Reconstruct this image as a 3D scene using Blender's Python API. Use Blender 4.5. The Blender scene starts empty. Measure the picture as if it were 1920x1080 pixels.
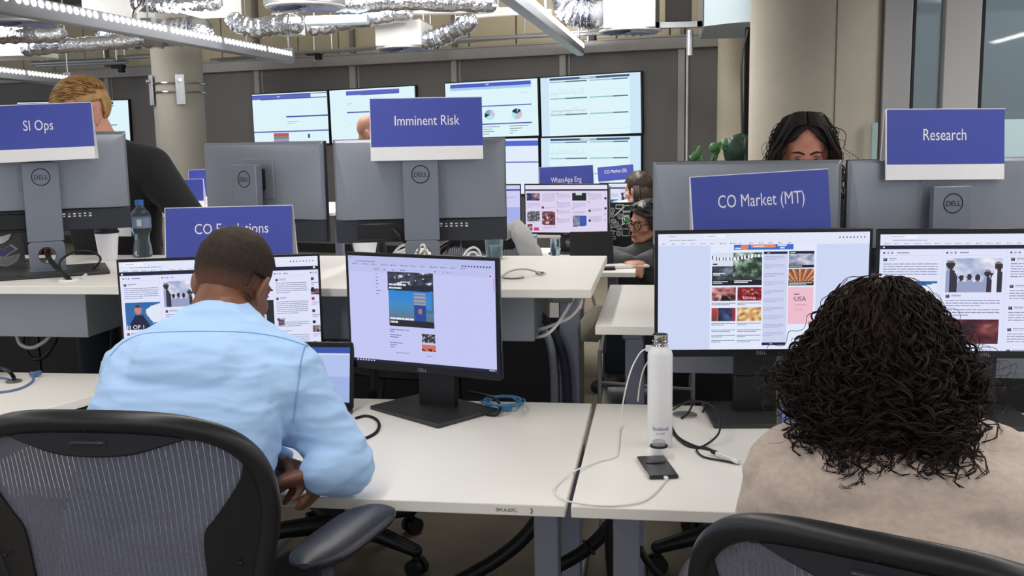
import bpy, bmesh, math, random
from mathutils import Vector, Matrix, Euler, noise
import numpy as np
random.seed(7)
scene = bpy.context.scene
C = scene.collection
PI = math.pi
V = Vector

# ------------------------------------------------------------------ camera
F, CAM_H, YAW, PIT, ROLL = 1911.3, 1.463, .1488, .1464, -.017      # focal length in pixels of a 1920 wide frame
_fw = V((-math.sin(YAW)*math.cos(PIT), math.cos(YAW)*math.cos(PIT), -math.sin(PIT)))
_r0 = V((math.cos(YAW), math.sin(YAW), 0)); _u0 = _r0.cross(_fw)
_rt = _r0*math.cos(ROLL) + _u0*math.sin(ROLL); _up = _u0*math.cos(ROLL) - _r0*math.sin(ROLL)
EYE = V((0, 0, CAM_H))
cam_data = bpy.data.cameras.new('camera'); cam = bpy.data.objects.new('camera', cam_data); C.objects.link(cam)
cam_data.sensor_width = 36; cam_data.lens = F/1920*36; cam_data.clip_end = 100; cam_data.clip_start = .02
M4 = Matrix((_rt, _up, -_fw)).transposed().to_4x4(); M4.translation = EYE
cam.matrix_world = M4
scene.camera = cam

def ray(x, y): return _fw + _rt*((x-960)/F) - _up*((y-540)/F)
def az(x, y, z): d = ray(x, y); return EYE + d*((z-CAM_H)/d.z)     # where a sight line meets a level surface
def ay(x, y, Y): d = ray(x, y); return EYE + d*(Y/d.y)             # where it meets an upright plane at depth Y

# ------------------------------------------------------------------ world, exposure, lamps
world = bpy.data.worlds.new('world'); scene.world = world; world.use_nodes = True
bg = world.node_tree.nodes['Background']; bg.inputs[0].default_value = (.86, .93, 1, 1); bg.inputs[1].default_value = 1.0
scene.view_settings.view_transform = 'Standard'; scene.view_settings.look = 'None'
scene.view_settings.exposure = 0; scene.view_settings.gamma = 1; scene.view_settings.use_curve_mapping = False
def area(name, loc, sx, sy, power, col=(1, .97, .93), rot=(0, 0, 0)):
    l = bpy.data.lights.new(name, 'AREA'); l.shape = 'RECTANGLE'; l.size = sx; l.size_y = sy; l.energy = power; l.color = col
    o = bpy.data.objects.new(name, l); C.objects.link(o); o.location = loc; o.rotation_euler = rot
    return o
DOWN_POWER, UP_POWER = 37, 75
for (lx, ly) in ((-3.3, .4), (-1.0, .6), (1.3, .6), (3.4, 1.5), (-1.0, -4.5), (2.3, -4.5), (-4.3, -3.5)):   # the rows of linear lamps over this end of the office
    area('overhead_light', (lx, ly+1.6, 2.36), .09, 4.6, DOWN_POWER)
for (lx, ly) in ((-4.4, 9.0), (-1.0, 9.4), (2.3, 8.5)):
    area('lamp_uplight', (lx, ly, 2.47), .09, 4.6, UP_POWER, rot=(PI, 0, 0))
for (lx, ly) in ((-6.6, 10), (-2.7, 8.6), (-.7, 8.2), (3.4, 7.2)):      # unseen fill panels added above the ducts to brighten the far end
    area('overhead_light', (lx, ly, 3.3), .5, 4.6, 150, rot=(.35, 0, 0))

# ------------------------------------------------------------------ materials
def lin(c):
    c = c/255; return c/12.92 if c <= .04045 else ((c+.055)/1.055)**2.4
def rgb(r, g, b): return (lin(r), lin(g), lin(b), 1)
MATS = {}
def mat(name, col, rough=.5, metal=0, vary=.06, scale=30, bump=0, bscale=200, stretch=None, spec=.5, coat=0, sheen=0, emit=0, trans=0, ior=1.45, detail=3, bdist=.002):
    if name in MATS: return MATS[name]
    m = bpy.data.materials.new(name); m.use_nodes = True; nt = m.node_tree; N = nt.nodes; L = nt.links
    b = N['Principled BSDF']; c = rgb(*col)
    b.inputs['Roughness'].default_value = rough; b.inputs['Metallic'].default_value = metal
    b.inputs['Specular IOR Level'].default_value = spec; b.inputs['Coat Weight'].default_value = coat
    b.inputs['Sheen Weight'].default_value = sheen; b.inputs['Transmission Weight'].default_value = trans; b.inputs['IOR'].default_value = ior
    tc = N.new('ShaderNodeTexCoord'); mp = N.new('ShaderNodeMapping'); L.new(tc.outputs['Object'], mp.inputs['Vector'])
    if stretch: mp.inputs['Scale'].default_value = stretch
    nz = N.new('ShaderNodeTexNoise'); nz.inputs['Scale'].default_value = scale; nz.inputs['Detail'].default_value = detail
    L.new(mp.outputs[0], nz.inputs['Vector'])
    mx = N.new('ShaderNodeMix'); mx.data_type = 'RGBA'
    mx.inputs['A'].default_value = tuple(min(1, v*(1-vary)) for v in c[:3])+(1,)
    mx.inputs['B'].default_value = tuple(min(1, v*(1+vary)) for v in c[:3])+(1,)
    L.new(nz.outputs['Fac'], mx.inputs['Factor']); L.new(mx.outputs['Result'], b.inputs['Base Color'])
    if emit:
        L.new(mx.outputs['Result'], b.inputs['Emission Color']); b.inputs['Emission Strength'].default_value = emit
    if bump:
        n2 = N.new('ShaderNodeTexNoise'); n2.inputs['Scale'].default_value = bscale; n2.inputs['Detail'].default_value = 4
        L.new(mp.outputs[0], n2.inputs['Vector'])
        bp = N.new('ShaderNodeBump'); bp.inputs['Strength'].default_value = bump; bp.inputs['Distance'].default_value = bdist
        L.new(n2.outputs['Fac'], bp.inputs['Height']); L.new(bp.outputs[0], b.inputs['Normal'])
    MATS[name] = m; return m
def attr_mat(name, emit=True, rough=.6, strength=1):
    m = bpy.data.materials.new(name); m.use_nodes = True; nt = m.node_tree; N = nt.nodes; L = nt.links
    b = N['Principled BSDF']; a = N.new('ShaderNodeAttribute'); a.attribute_name = 'Col'
    if emit:
        b.inputs['Base Color'].default_value = (.01, .01, .01, 1); b.inputs['Roughness'].default_value = .45; b.inputs['Specular IOR Level'].default_value = .2
        L.new(a.outputs['Color'], b.inputs['Emission Color']); b.inputs['Emission Strength'].default_value = strength
    else:
        L.new(a.outputs['Color'], b.inputs['Base Color']); b.inputs['Roughness'].default_value = rough
    return m
M_SCREEN = attr_mat('lit_screen', True, strength=.97)
M_PRINT = attr_mat('printed_surface', False)
M_WHITE = mat('desk_white', (236, 233, 226), .42, vary=.015, scale=12)
M_EDGE = mat('desk_edge', (205, 203, 202), .5, vary=.02)
M_LEG = mat('desk_steel', (150, 153, 172), .45, .25, vary=.04, scale=8)
M_TRAY = mat('tray_steel', (142, 147, 156), .5, .25, vary=.04, scale=6)
M_SILVER = mat('monitor_silver', (134, 138, 148), .42, .45, vary=.03, scale=5)
M_NECK = mat('stand_grey', (124, 129, 142), .45, .4, vary=.03, scale=6)
M_BLACK = mat('black_plastic', (20, 20, 24), .42, vary=.1)
M_BEZEL = mat('bezel_black', (14, 14, 22), .35, vary=.1)
M_BASE = mat('base_dark_grey', (56, 56, 57), .4, .2, vary=.04)
M_PORT = mat('port_panel_black', (44, 47, 56), .5, vary=.05)
M_INK = mat('ink_black', (14, 14, 16), .5)
M_PAPER = mat('paper_white', (238, 236, 238), .6, vary=.02)
M_SIGN = mat('sign_blue', (66, 78, 168), .5, vary=.025, scale=4)
M_RUBBER = mat('cable_black', (16, 16, 18), .45)
M_CABLEW = mat('cable_white', (226, 226, 224), .4)
M_CABLEB = mat('cable_blue', (74, 128, 176), .45)
M_CABLEG = mat('cable_grey', (96, 96, 98), .5)
M_CHROME = mat('chrome', (190, 188, 186), .18, 1)
M_STEEL = mat('galvanised_steel', (176, 178, 182), .35, .8, vary=.1, scale=20)

# ------------------------------------------------------------------ mesh builder
class MB:
    def __init__(s): s.v = []; s.f = []; s.mi = []; s.cur = 0; s.M = None; s.fc = None; s.col = None
    def colours(s): s.fc = []; return s
    def add(s, vs, fs):
        b = len(s.v)
        if s.M is not None: vs = [s.M @ V(p) for p in vs]
        s.v.extend([tuple(p) for p in vs])
        for f in fs:
            s.f.append(tuple(b+i for i in f)); s.mi.append(s.cur)
            if s.fc is not None: s.fc.append(s.col)
        return s
    def box(s, c, d, rot=None):
        h = [x/2 for x in d]; R = rot.to_matrix() if isinstance(rot, Euler) else (Matrix.Rotation(rot, 3, 'Z') if rot else None)
        vs = []
        for k in (-1, 1):
            for (i, j) in ((-1, -1), (1, -1), (1, 1), (-1, 1)):
                p = V((i*h[0], j*h[1], k*h[2]))
                if R: p = R @ p
                vs.append(p+V(c))
        return s.add(vs, [(3, 2, 1, 0), (4, 5, 6, 7), (0, 1, 5, 4), (1, 2, 6, 5), (2, 3, 7, 6), (3, 0, 4, 7)])
    def loft(s, rings, caps=True, closed=False):
        n = len(rings[0]); vs = [p for r in rings for p in r]; fs = []
        m = len(rings)
        for i in range(m if closed else m-1):
            a = i*n; b = ((i+1) % m)*n
            for j in range(n):
                k = (j+1) % n; fs.append((a+j, a+k, b+k, b+j))
        if caps and not closed: fs.append(tuple(range(n-1, -1, -1))); fs.append(tuple((m-1)*n+j for j in range(n)))
        return s.add(vs, fs)
    def tube(s, pts, r, n=8, ell=None, round_ends=False, ref=None, closed=False):
        """a tube through pts; r one radius or one per point; ell: flattening across ref; round_ends closes with domes"""
        P = [V(p) for p in pts]; R = list(r) if isinstance(r, (list, tuple)) else [r]*len(P)
        if round_ends:
            def dome(p, d, rr):
                return [(p + d*(rr*math.sin(a)), max(rr*math.cos(a), rr*.08)) for a in (PI*.47, PI*.33, PI*.17)]
            d0 = (P[0]-P[1]).normalized(); d1 = (P[-1]-P[-2]).normalized()
            A = dome(P[0], d0, _m(R[0])); B = dome(P[-1], d1, _m(R[-1]))
            sc0 = [a[1]/max(_m(R[0]), 1e-9) for a in A]; sc1 = [a[1]/max(_m(R[-1]), 1e-9) for a in B]
            P2 = [a[0] for a in A]+P+[b[0] for b in reversed(B)]
            R = [_s(R[0], k) for k in sc0]+R+[_s(R[-1], k) for k in reversed(sc1)]; P = P2
        rings = []; up = None
        for i, p in enumerate(P):
            t = (P[(i+1) % len(P)]-P[i-1]) if closed else (P[min(i+1, len(P)-1)]-P[max(i-1, 0)])
            t = t.normalized() if t.length > 1e-9 else V((0, 0, 1))
            if up is None:
                up = V(ref) if ref is not None else (V((0, 0, 1)) if abs(t.z) < .9 else V((0, 1, 0)))
            elif ref is not None: up = V(ref)
            u = up - t*up.dot(t)
            u = u.normalized() if u.length > 1e-6 else t.orthogonal().normalized()
            w = t.cross(u); up = u
            ra, rb = R[i] if isinstance(R[i], (tuple, list)) else (R[i], R[i]*(ell or 1))
            rings.append([p + w*(ra*math.cos(2*PI*k/n)) + u*(rb*math.sin(2*PI*k/n)) for k in range(n)])
        return s.loft(rings, closed=closed)
    def cyl(s, p0, p1, r, r1=None, n=16): return s.tube([p0, p1], [r, r1 if r1 is not None else r], n)
    def lathe(s, prof, n=32, c=(0, 0, 0)):
        c = V(c)
        return s.loft([[c+V((r*math.cos(2*PI*k/n), r*math.sin(2*PI*k/n), z)) for k in range(n)] for (r, z) in prof])
    def prism(s, poly, z0, z1):
        n = len(poly); vs = [V((p[0], p[1], z0)) for p in poly]+[V((p[0], p[1], z1)) for p in poly]
        return s.add(vs, [tuple(range(n-1, -1, -1)), tuple(range(n, 2*n))]+[(i, (i+1) % n, n+(i+1) % n, n+i) for i in range(n)])
    def ell(s, c, r, rot=None, n=20, m=12):
        c = V(c); R = rot.to_matrix() if isinstance(rot, Euler) else rot
        rings = []
        for i in range(m+1):
            a = -PI/2+PI*i/m; ca = max(math.cos(a), .02)
            ring = []
            for k in range(n):
                p = V((r[0]*ca*math.cos(2*PI*k/n), r[1]*ca*math.sin(2*PI*k/n), r[2]*math.sin(a)))
                ring.append(c+(R @ p if R else p))
            rings.append(ring)
        return s.loft(rings)
    def torus(s, c, R, r, rot=None, n=40, m=8):
        c = V(c); Q = rot.to_matrix() if isinstance(rot, Euler) else rot; rings = []
        for i in range(n):
            a = 2*PI*i/n; ring = []
            for k in range(m):
                b = 2*PI*k/m; p = V(((R+r*math.cos(b))*math.cos(a), (R+r*math.cos(b))*math.sin(a), r*math.sin(b)))
                ring.append(c+(Q @ p if Q else p))
            rings.append(ring)
        return s.loft(rings, closed=True)
    def mesh(s, name):
        me = bpy.data.meshes.new(name); me.from_pydata(s.v, [], s.f)
        if s.fc is not None:
            a = me.color_attributes.new('Col', 'FLOAT_COLOR', 'CORNER')
            cols = []
            for f, c in zip(s.f, s.fc): cols.extend(tuple(c)*len(f))
            a.data.foreach_set('color', cols)
        return me
    def build(s, name, m, parent=None, smooth=True, bevel=0, seg=2, angle=35, fixn=True):
        me = s.mesh(name)
        for k, mm in enumerate(m if isinstance(m, (list, tuple)) else [m]): me.materials.append(mm)
        me.polygons.foreach_set('material_index', s.mi)
        if fixn:
            b = bmesh.new(); b.from_mesh(me); bmesh.ops.recalc_face_normals(b, faces=b.faces); b.to_mesh(me); b.free()
        o = bpy.data.objects.new(name, me); C.objects.link(o)
        if parent: o.parent = parent
        if bevel:
            bv = o.modifiers.new('bevel', 'BEVEL'); bv.width = bevel; bv.segments = seg; bv.limit_method = 'ANGLE'; bv.angle_limit = math.radians(40)
        if smooth:
            me.polygons.foreach_set('use_smooth', [True]*len(me.polygons))
            me.set_sharp_from_angle(angle=math.radians(angle))
        return o
def _m(r): return (r[0]+r[1])/2 if isinstance(r, (tuple, list)) else r
def _s(r, k): return (r[0]*k, r[1]*k) if isinstance(r, (tuple, list)) else r*k
def smooth_path(pts, n=8):
    """Catmull-Rom through the points"""
    P = [V(p) for p in pts]; out = []
    for i in range(len(P)-1):
        a = P[max(i-1, 0)]; b = P[i]; c = P[i+1]; d = P[min(i+2, len(P)-1)]
        for k in range(n):
            t = k/n; out.append(.5*((2*b)+(c-a)*t+(2*a-5*b+4*c-d)*t*t+(3*b-a-3*c+d)*t**3))
    out.append(P[-1]); return out
def tag(o, label=None, cat=None, group=None, kind=None):
    if label: o['label'] = label
    if cat: o['category'] = cat
    if group: o['group'] = group
    if kind: o['kind'] = kind
    return o
def thing(name, label, cat, loc=(0, 0, 0), rz=0, group=None):
    o = bpy.data.objects.new(name, None); C.objects.link(o); o.empty_display_size = .05
    o.location = loc; o.rotation_euler = (0, 0, rz); return tag(o, label, cat, group)
def struct(o): o['kind'] = 'structure'; return o
def cable(name, label, pts, r, m, group=None, n=8, cat='cable'):
    o = MB().tube(smooth_path(pts, 8), r, n, round_ends=True).build(name, m); return tag(o, label, cat, group)
_txt = {}
def text_geo(s, align='CENTER'):
    """outline of a word as flat polygons, 1 unit per line height"""
    if (s, align) in _txt: return _txt[(s, align)]
    cu = bpy.data.curves.new('t', 'FONT'); cu.body = s; cu.size = 1; cu.align_x = align; cu.resolution_u = 3
    o = bpy.data.objects.new('t', cu); C.objects.link(o); bpy.context.view_layer.update()
    me = o.to_mesh(); vs = [tuple(v.co) for v in me.vertices]; fs = [tuple(p.vertices) for p in me.polygons]
    o.to_mesh_clear(); bpy.data.objects.remove(o); bpy.data.curves.remove(cu)
    _txt[(s, align)] = (vs, fs); return vs, fs
def put_text(mb, s, c, size, y=0, width=None, align='CENTER', fn=None, squash=1):
    """lettering in the x-z plane facing -y, centred on c=(x,z)"""
    vs, fs = text_geo(s, align); k = size
    xs = [v[0] for v in vs]; w = (max(xs)-min(xs)) if xs else 1
    kx = width/w if width else k*squash
    pts = [(c[0]+v[0]*kx, y, c[1]+v[1]*k) for v in vs]
    if fn: pts = [fn(*p) for p in pts]
    mb.add(pts, fs)
def fuse(mb, name, m, parent, voxel=.006, it=6, fac=.5, post=None):
    """weld overlapping closed shapes into one continuous skin"""
    me = mb.mesh('tmp'); o = bpy.data.objects.new('tmp', me); C.objects.link(o)
    b = bmesh.new(); b.from_mesh(me); bmesh.ops.recalc_face_normals(b, faces=b.faces); b.to_mesh(me); b.free()
    r = o.modifiers.new('r', 'REMESH'); r.mode = 'VOXEL'; r.voxel_size = voxel
    sm = o.modifiers.new('s', 'SMOOTH'); sm.iterations = it; sm.factor = fac
    bpy.context.view_layer.update(); dg = bpy.context.evaluated_depsgraph_get()
    out = bpy.data.meshes.new_from_object(o.evaluated_get(dg)); bpy.data.objects.remove(o)
    out.materials.clear()
    for mm in (m if isinstance(m, (list, tuple)) else [m]): out.materials.append(mm)
    out.polygons.foreach_set('use_smooth', [True]*len(out.polygons))
    if post: post(out)
    q = bpy.data.objects.new(name, out); C.objects.link(q)
    if parent: q.parent = parent
    return q
# ================================================================== the room
WP = V((-1.444, 12.103, 0)); WPHI = -.27
WE = V((math.cos(WPHI), math.sin(WPHI), 0)); WN = V((math.sin(WPHI), -math.cos(WPHI), 0))    # along the back wall / out of it
WM = Matrix.Translation(WP) @ Matrix.Rotation(WPHI, 4, 'Z')
def aw(x, y, off=0):
    """point on the plane standing `off` in front of the back wall"""
    d = ray(x, y); Q = WP + WN*off; return EYE + d*(((Q-EYE).dot(WN))/d.dot(WN))
def ws(p): return (p-WP).dot(WE)

def carpet():
    m = mat('carpet', (128, 118, 104), .95, vary=.28, scale=260, bump=.5, bscale=500, detail=6)
    nt = m.node_tree; N = nt.nodes; L = nt.links; b = N['Principled BSDF']
    src = b.inputs['Base Color'].links[0].from_socket
    n = N.new('ShaderNodeTexNoise'); n.inputs['Scale'].default_value = 6; n.inputs['Detail'].default_value = 5
    L.new(N['Texture Coordinate'].outputs['Object'], n.inputs['Vector'])
    r = N.new('ShaderNodeMapRange'); r.inputs['To Min'].default_value = .75; r.inputs['To Max'].default_value = 1.2; L.new(n.outputs['Fac'], r.inputs['Value'])
    h = N.new('ShaderNodeHueSaturation'); L.new(src, h.inputs['Color']); L.new(r.outputs[0], h.inputs['Value']); L.new(h.outputs[0], b.inputs['Base Color'])
    return m
struct(MB().box((-2, 6, -.05), (26, 26, .1)).build('floor', carpet(), smooth=False))
M_CONC = mat('concrete', (132, 128, 120), .8, vary=.1, scale=2.2, bump=.12, bscale=40, detail=8)
M_CONC2 = mat('concrete_column', (184, 176, 162), .8, vary=.3, scale=1.8, bump=.15, bscale=30, detail=10)
struct(MB().box((-2, 6, 3.6), (26, 26, .2)).build('ceiling', M_CONC, smooth=False))

M_WALL = mat('wall_panel_grey', (104, 102, 101), .75, vary=.05, scale=1.2)
M_TRIM = mat('wall_trim_grey', (150, 147, 145), .5, vary=.03)
M_CREAM = mat('cream_panel', (176, 166, 142), .7, vary=.06, scale=3)
b = MB(); b.M = WM; b.box((-3, .1, 1.2), (18, .2, 2.4)); struct(b.build('wall_back', M_WALL, smooth=False))
b = MB(); b.M = WM
for k in range(-14, 8): b.box((k*.62, .12, 2.98), (.6, .16, .9))
b.box((-3, .22, 2.98), (18, .1, .95)); struct(b.build('wall_back_upper', M_CREAM, smooth=False))
b = MB(); b.M = WM; b.box((-3, .02, 2.465), (18, .22, .13)); b.box((-3, -.03, 2.535), (18, .16, .02)); struct(b.build('trim_1', M_TRIM, bevel=.006))
b = MB(); b.M = WM; b.box((-3, -.01, .06), (18, .02, .12)); struct(b.build('baseboard_back', M_BLACK, smooth=False))
for k, (x0, x1) in enumerate(((478, 487), (657, 668), (848, 858), (1051, 1063), (1273, 1286), (196, 204))):
    a = ws(aw(x0, 120)); c = ws(aw(x1, 120))
    b = MB(); b.M = WM; b.box(((a+c)/2, -.015, 1.2), (c-a, .05, 2.4)); b.box((c+.03, .0, 1.2), (.02, .02, 2.4))
    struct(b.build('trim_%d' % (k+2), M_TRIM, bevel=.003))
    b = MB(); b.M = WM; b.box(((a+c)/2, .0, 2.97), (.05, .06, .86)); struct(b.build('trim_%d' % (k+12), mat('trim_dark', (112, 108, 100), .6), smooth=False))  # darker grey strips up the cream wall
a = ws(aw(1289, 200)); b = MB(); b.M = WM; b.box((a, -.02, 1.2), (.02, .02, 2.4)); struct(b.build('trim_20', mat('white_strip', (225, 226, 226), .4)))

def round_column(name, c, r, h, m, seam=None):
    b = MB(); b.lathe([(r, 0), (r, h)], 64, c)
    o = struct(b.build(name, m, angle=60))
    if seam is not None:
        q = V(c)+V((r*math.cos(seam), r*math.sin(seam), 0))
        s = MB(); s.box(q+V((0, 0, h/2)), (.006, .006, h), rot=seam); s.build('seam', mat('seam_grey', (104, 100, 94), .8), o)
    return o
cc = ay(1526, 300, 6.35); round_column('column_right', (cc.x, cc.y, 0), .385, 3.5, M_CONC2, seam=-PI/2+.13)
cl = ay(343, 300, 11.4); COLL = (cl.x, cl.y, 0); round_column('column_left', COLL, .285, 3.5, mat('concrete_far', (150, 146, 138), .8, vary=.1, scale=4, bump=.1, bscale=40))
q = aw(1385, 150, .25); round_column('column_back', (q.x, q.y, 0), .22, 3.5, mat('plaster_cream', (200, 190, 170), .8, vary=.04, scale=3))
# steel straps and brackets on the left column
t = thing('column_bracket', 'galvanised strap bracket clamped around the round concrete column', 'bracket', COLL)
for zz in (2.045, 2.145):
    MB().torus((0, 0, zz), .293, .012, n=48).build('strap', M_CHROME, t)
for an in (-1.05, -2.35):
    p = V((.315*math.cos(an), .315*math.sin(an), 2.07)); MB().box(p, (.02, .1, .34), rot=an).build('plate', M_STEEL, t, bevel=.004)
    MB().cyl(p+V((0, 0, .1)), p+V((.05*math.cos(an), .05*math.sin(an), .1)), .02).build('bolt', M_CHROME, t)

# right-hand glass front with its mullions, the room behind it
M_GLASS = bpy.data.materials.new('partition_glass'); M_GLASS.use_nodes = True
nt = M_GLASS.node_tree; nt.nodes.clear()
o_ = nt.nodes.new('ShaderNodeOutputMaterial'); mx = nt.nodes.new('ShaderNodeMixShader'); tr = nt.nodes.new('ShaderNodeBsdfTransparent'); gl = nt.nodes.new('ShaderNodeBsdfGlossy'); fr = nt.nodes.new('ShaderNodeFresnel')
tr.inputs[0].default_value = (.74, .80, .82, 1); gl.inputs['Roughness'].default_value = .03; fr.inputs[0].default_value = 1.5
nt.links.new(fr.outputs[0], mx.inputs[0]); nt.links.new(tr.outputs[0], mx.inputs[1]); nt.links.new(gl.outputs[0], mx.inputs[2]); nt.links.new(mx.outputs[0], o_.inputs[0])
GY = 6.15
def gx(x): return ay(x, 150, GY).x
M_MULL = mat('mullion_grey', (176, 175, 176), .45, .2, vary=.03, scale=3); M_MULL2 = mat('mullion_pale', (204, 200, 200), .5, vary=.03, scale=3)
for k, (x0, x1, m) in enumerate(((1651, 1703, M_MULL), (1763, 1830, M_MULL2), (1960, 2020, M_MULL2))):
    a, c = gx(x0), gx(x1); struct(MB().box(((a+c)/2, GY, 1.75), (c-a, .12, 3.5)).build('trim_%d' % (k+30), m, bevel=.005))
for k, (x0, x1) in enumerate(((1704, 1709), (1830, 1836))):
    a, c = gx(x0), gx(x1); struct(MB().box(((a+c)/2, GY-.01, 1.75), (c-a, .1, 3.5)).build('trim_%d' % (k+35), M_BLACK))
for k, (x0, x1) in enumerate(((1640, 1651), (1709, 1763), (1836, 1960))):
    a, c = gx(x0), gx(x1); struct(MB().box(((a+c)/2, GY+.02, 1.75), (c-a, .02, 3.5)).build('window_%d' % (k+1), M_GLASS, smooth=False))
struct(MB().box((4.35, 8.9, 1.75), (6.4, .1, 3.5)).build('wall_right', mat('wall_bluegrey', (118, 126, 132), .7, vary=.05, scale=.8), smooth=False))
p0, p1 = ay(1866, 224, 8.8), ay(1990, 296, 8.8)
t = thing('whiteboard', 'pale whiteboard on the wall behind the glass front', 'whiteboard', ((p0.x+p1.x)/2, 8.83, (p0.z+p1.z)/2))
MB().box((0, 0, 0), (p1.x-p0.x, .02, p0.z-p1.z)).build('board', mat('whiteboard', (226, 240, 242), .3), t)
MB().box((0, .005, -.5*(p0.z-p1.z)), (p1.x-p0.x+.02, .03, .02)).build('board_frame', M_STEEL, t)
# narrow glass edge with a reflection painted in its pale colour, dark door edge and a soffit further back
p0, p1 = ay(1635, 230, 6.0), ay(1643, 300, 6.0)
tag(MB().box(((p0.x+p1.x)/2, 6.0, .75), (p1.x-p0.x, .03, 2*(p0.z-.75))).build('glass_upright', mat('glass_edge_reflection', (176, 206, 208), .2)), 'narrow glass edge upright, tinted pale green as a painted reflection, beside the wide concrete column', 'glass panel')
p0, p1 = ay(1397, 52, 8.4), ay(1411, 52, 8.4); struct(MB().box(((p0.x+p1.x)/2+.03, 8.4, p0.z/2), (p1.x-p0.x+.06, .08, p0.z)).build('door_1', mat('door_edge_black', (9, 9, 10), .7, spec=.2), bevel=.004))
cable('blind_cord', 'thin dark cord hanging beside the dark door edge', [ay(1402, 56, 8.352), ay(1400, 66, 8.34), ay(1391, 108, 8.3), ay(1391, 190, 8.3), ay(1393, 300, 8.3), ay(1394, 330, 8.3)], .009, M_INK, cat='cord')
p = ay(1365, 48, 9.2); b = MB()
arc = [(p.x-.2+.75*k/10, 9.2-.25*math.sin(PI*k/10)) for k in range(11)]
b.prism(arc+[(p.x+.9, 10.4), (p.x-.2, 10.4)], p.z, 3.5); struct(b.build('ceiling_soffit', mat('soffit_white', (176, 192, 200), .6, vary=.03)))

# ------------------------------------------------------------------ ceiling services
M_LED = mat('led_lens', (255, 255, 255), .5, vary=0, emit=3)
M_ALU = mat('lamp_aluminium', (158, 160, 168), .4, .35, vary=.03, scale=4)
M_FOIL = mat('duct_foil', (206, 210, 220), .16, 1.0, vary=.2, scale=10, bump=.7, bscale=30, bdist=.02)
M_WBOX = mat('plenum_white', (232, 232, 232), .5, vary=.03)
M_GRILLE = mat('diffuser_grey', (160, 174, 214), .5, .2)
def linear_lamp(label, x0, y0, x1, y1, z, rods, n):
    d = V((x1-x0, y1-y0, 0)); L = d.length; t = thing('linear_lamp', label, 'ceiling light', (x0, y0, z), math.atan2(d.y, d.x)-PI/2, 'suspended linear lamps')
    prof = [(-.045, 0), (-.05, .05), (-.04, .12), (.04, .12), (.05, .05), (.045, 0), (.025, -.012), (-.025, -.012)]
    MB().loft([[V((a, s, c)) for a, c in prof] for s in (0, L)]).build('housing', M_ALU, t, bevel=.003)
    c = V((.0465, 0, .085)); n_ = V((.99, 0, .14)); u = V((0, 1, 0)); w = n_.cross(u)
    b = MB(); b.loft([[c+n_*h+u*(r*math.cos(2*PI*q/18))+w*(r*math.sin(2*PI*q/18)) for q in range(18)] for r, h in ((.026, -.004), (.026, .004), (.016, .008))])
    proto = b.build('lens', M_LED, t); k = 0; s = .06; proto.location = (0, s, 0)
    while s < L-.12:
        s += .078 if k % 12 != 11 else .12; k += 1
        o = proto.copy(); C.objects.link(o); o.parent = t; o.location = (0, s, 0)
    for s in rods: MB().cyl((0, s, .12), (0, s, 1.1), .009, n=8).build('hanging_rod', M_ALU, t); 
    for s in rods: MB().box((0, s, .125), (.1, .07, .05)).build('clamp', M_ALU, t, bevel=.004)
    return t
a, c = az(545, 112, 2.33), az(0, 12, 2.33); d = (c-a).normalized(); c2 = a+d*5.6
linear_lamp('long suspended linear lamp with round lenses reaching over the leftmost sign', c2.x, c2.y, a.x, a.y, 2.3, [1.2, 2.7, 5.56], 60)
a, c = az(131, 152, 2.25), az(0, 138, 2.25); d = (c-a).normalized(); c2 = a+d*4
linear_lamp('shorter suspended linear lamp above the fair-haired standing person', c2.x, c2.y, a.x, a.y, 2.2, [1, 3.96], 40)
a, c = az(1087, 97, 2.33), az(962, 0, 2.33); d = (c-a).normalized(); c2 = a+d*5.2
linear_lamp('suspended linear lamp pointing at the four-screen display wall', c2.x, c2.y, a.x, a.y, 2.3, [1.2, 2.6, 5.15], 60)

def foil_duct(label, pts, r, n=10):
    P = smooth_path(pts, n); b = MB(); rr = []
    for i, p in enumerate(P): rr.append(r*(1+.07*math.sin(i*2.1)+.05*math.sin(i*5.3)))
    b.tube(P, rr, 20, round_ends=True)
    b.v = [tuple(V(v)+(noise.noise_vector(V(v)*11)*.014+noise.noise_vector(V(v)*31)*.007)*min(1, r/.1)) for v in b.v]
    o = b.build('foil_duct', M_FOIL); return tag(o, label, 'duct', 'foil-wrapped ducts')
def plenum(label, x0, y0, x1, y1, Y, diff=True, depth=.5, sw=True):
    p0, p1 = ay(x0, y0, Y), ay(x1, y1, Y); w = p1.x-p0.x; h = p0.z-p1.z
    t = thing('plenum_box', label, 'air duct box', ((p0.x+p1.x)/2, Y+depth/2, p1.z), 0, 'white plenum boxes')
    MB().box((0, 0, h/2), (w, depth, h)).build('box', M_WBOX, t, bevel=.008)
    MB().box((0, 0, h+.006), (w*.96, depth*.96, .01)).build('lid', M_STEEL, t)
    for sx in (-1, 1): MB().cyl((sx*w*.42, 0, h), (sx*w*.42, 0, h+.8), .006, n=8).build('hanging_rod', M_STEEL, t)
    if diff: swirl(t, (0, 0, -.012), min(w, depth)*.62)
    return t
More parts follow.
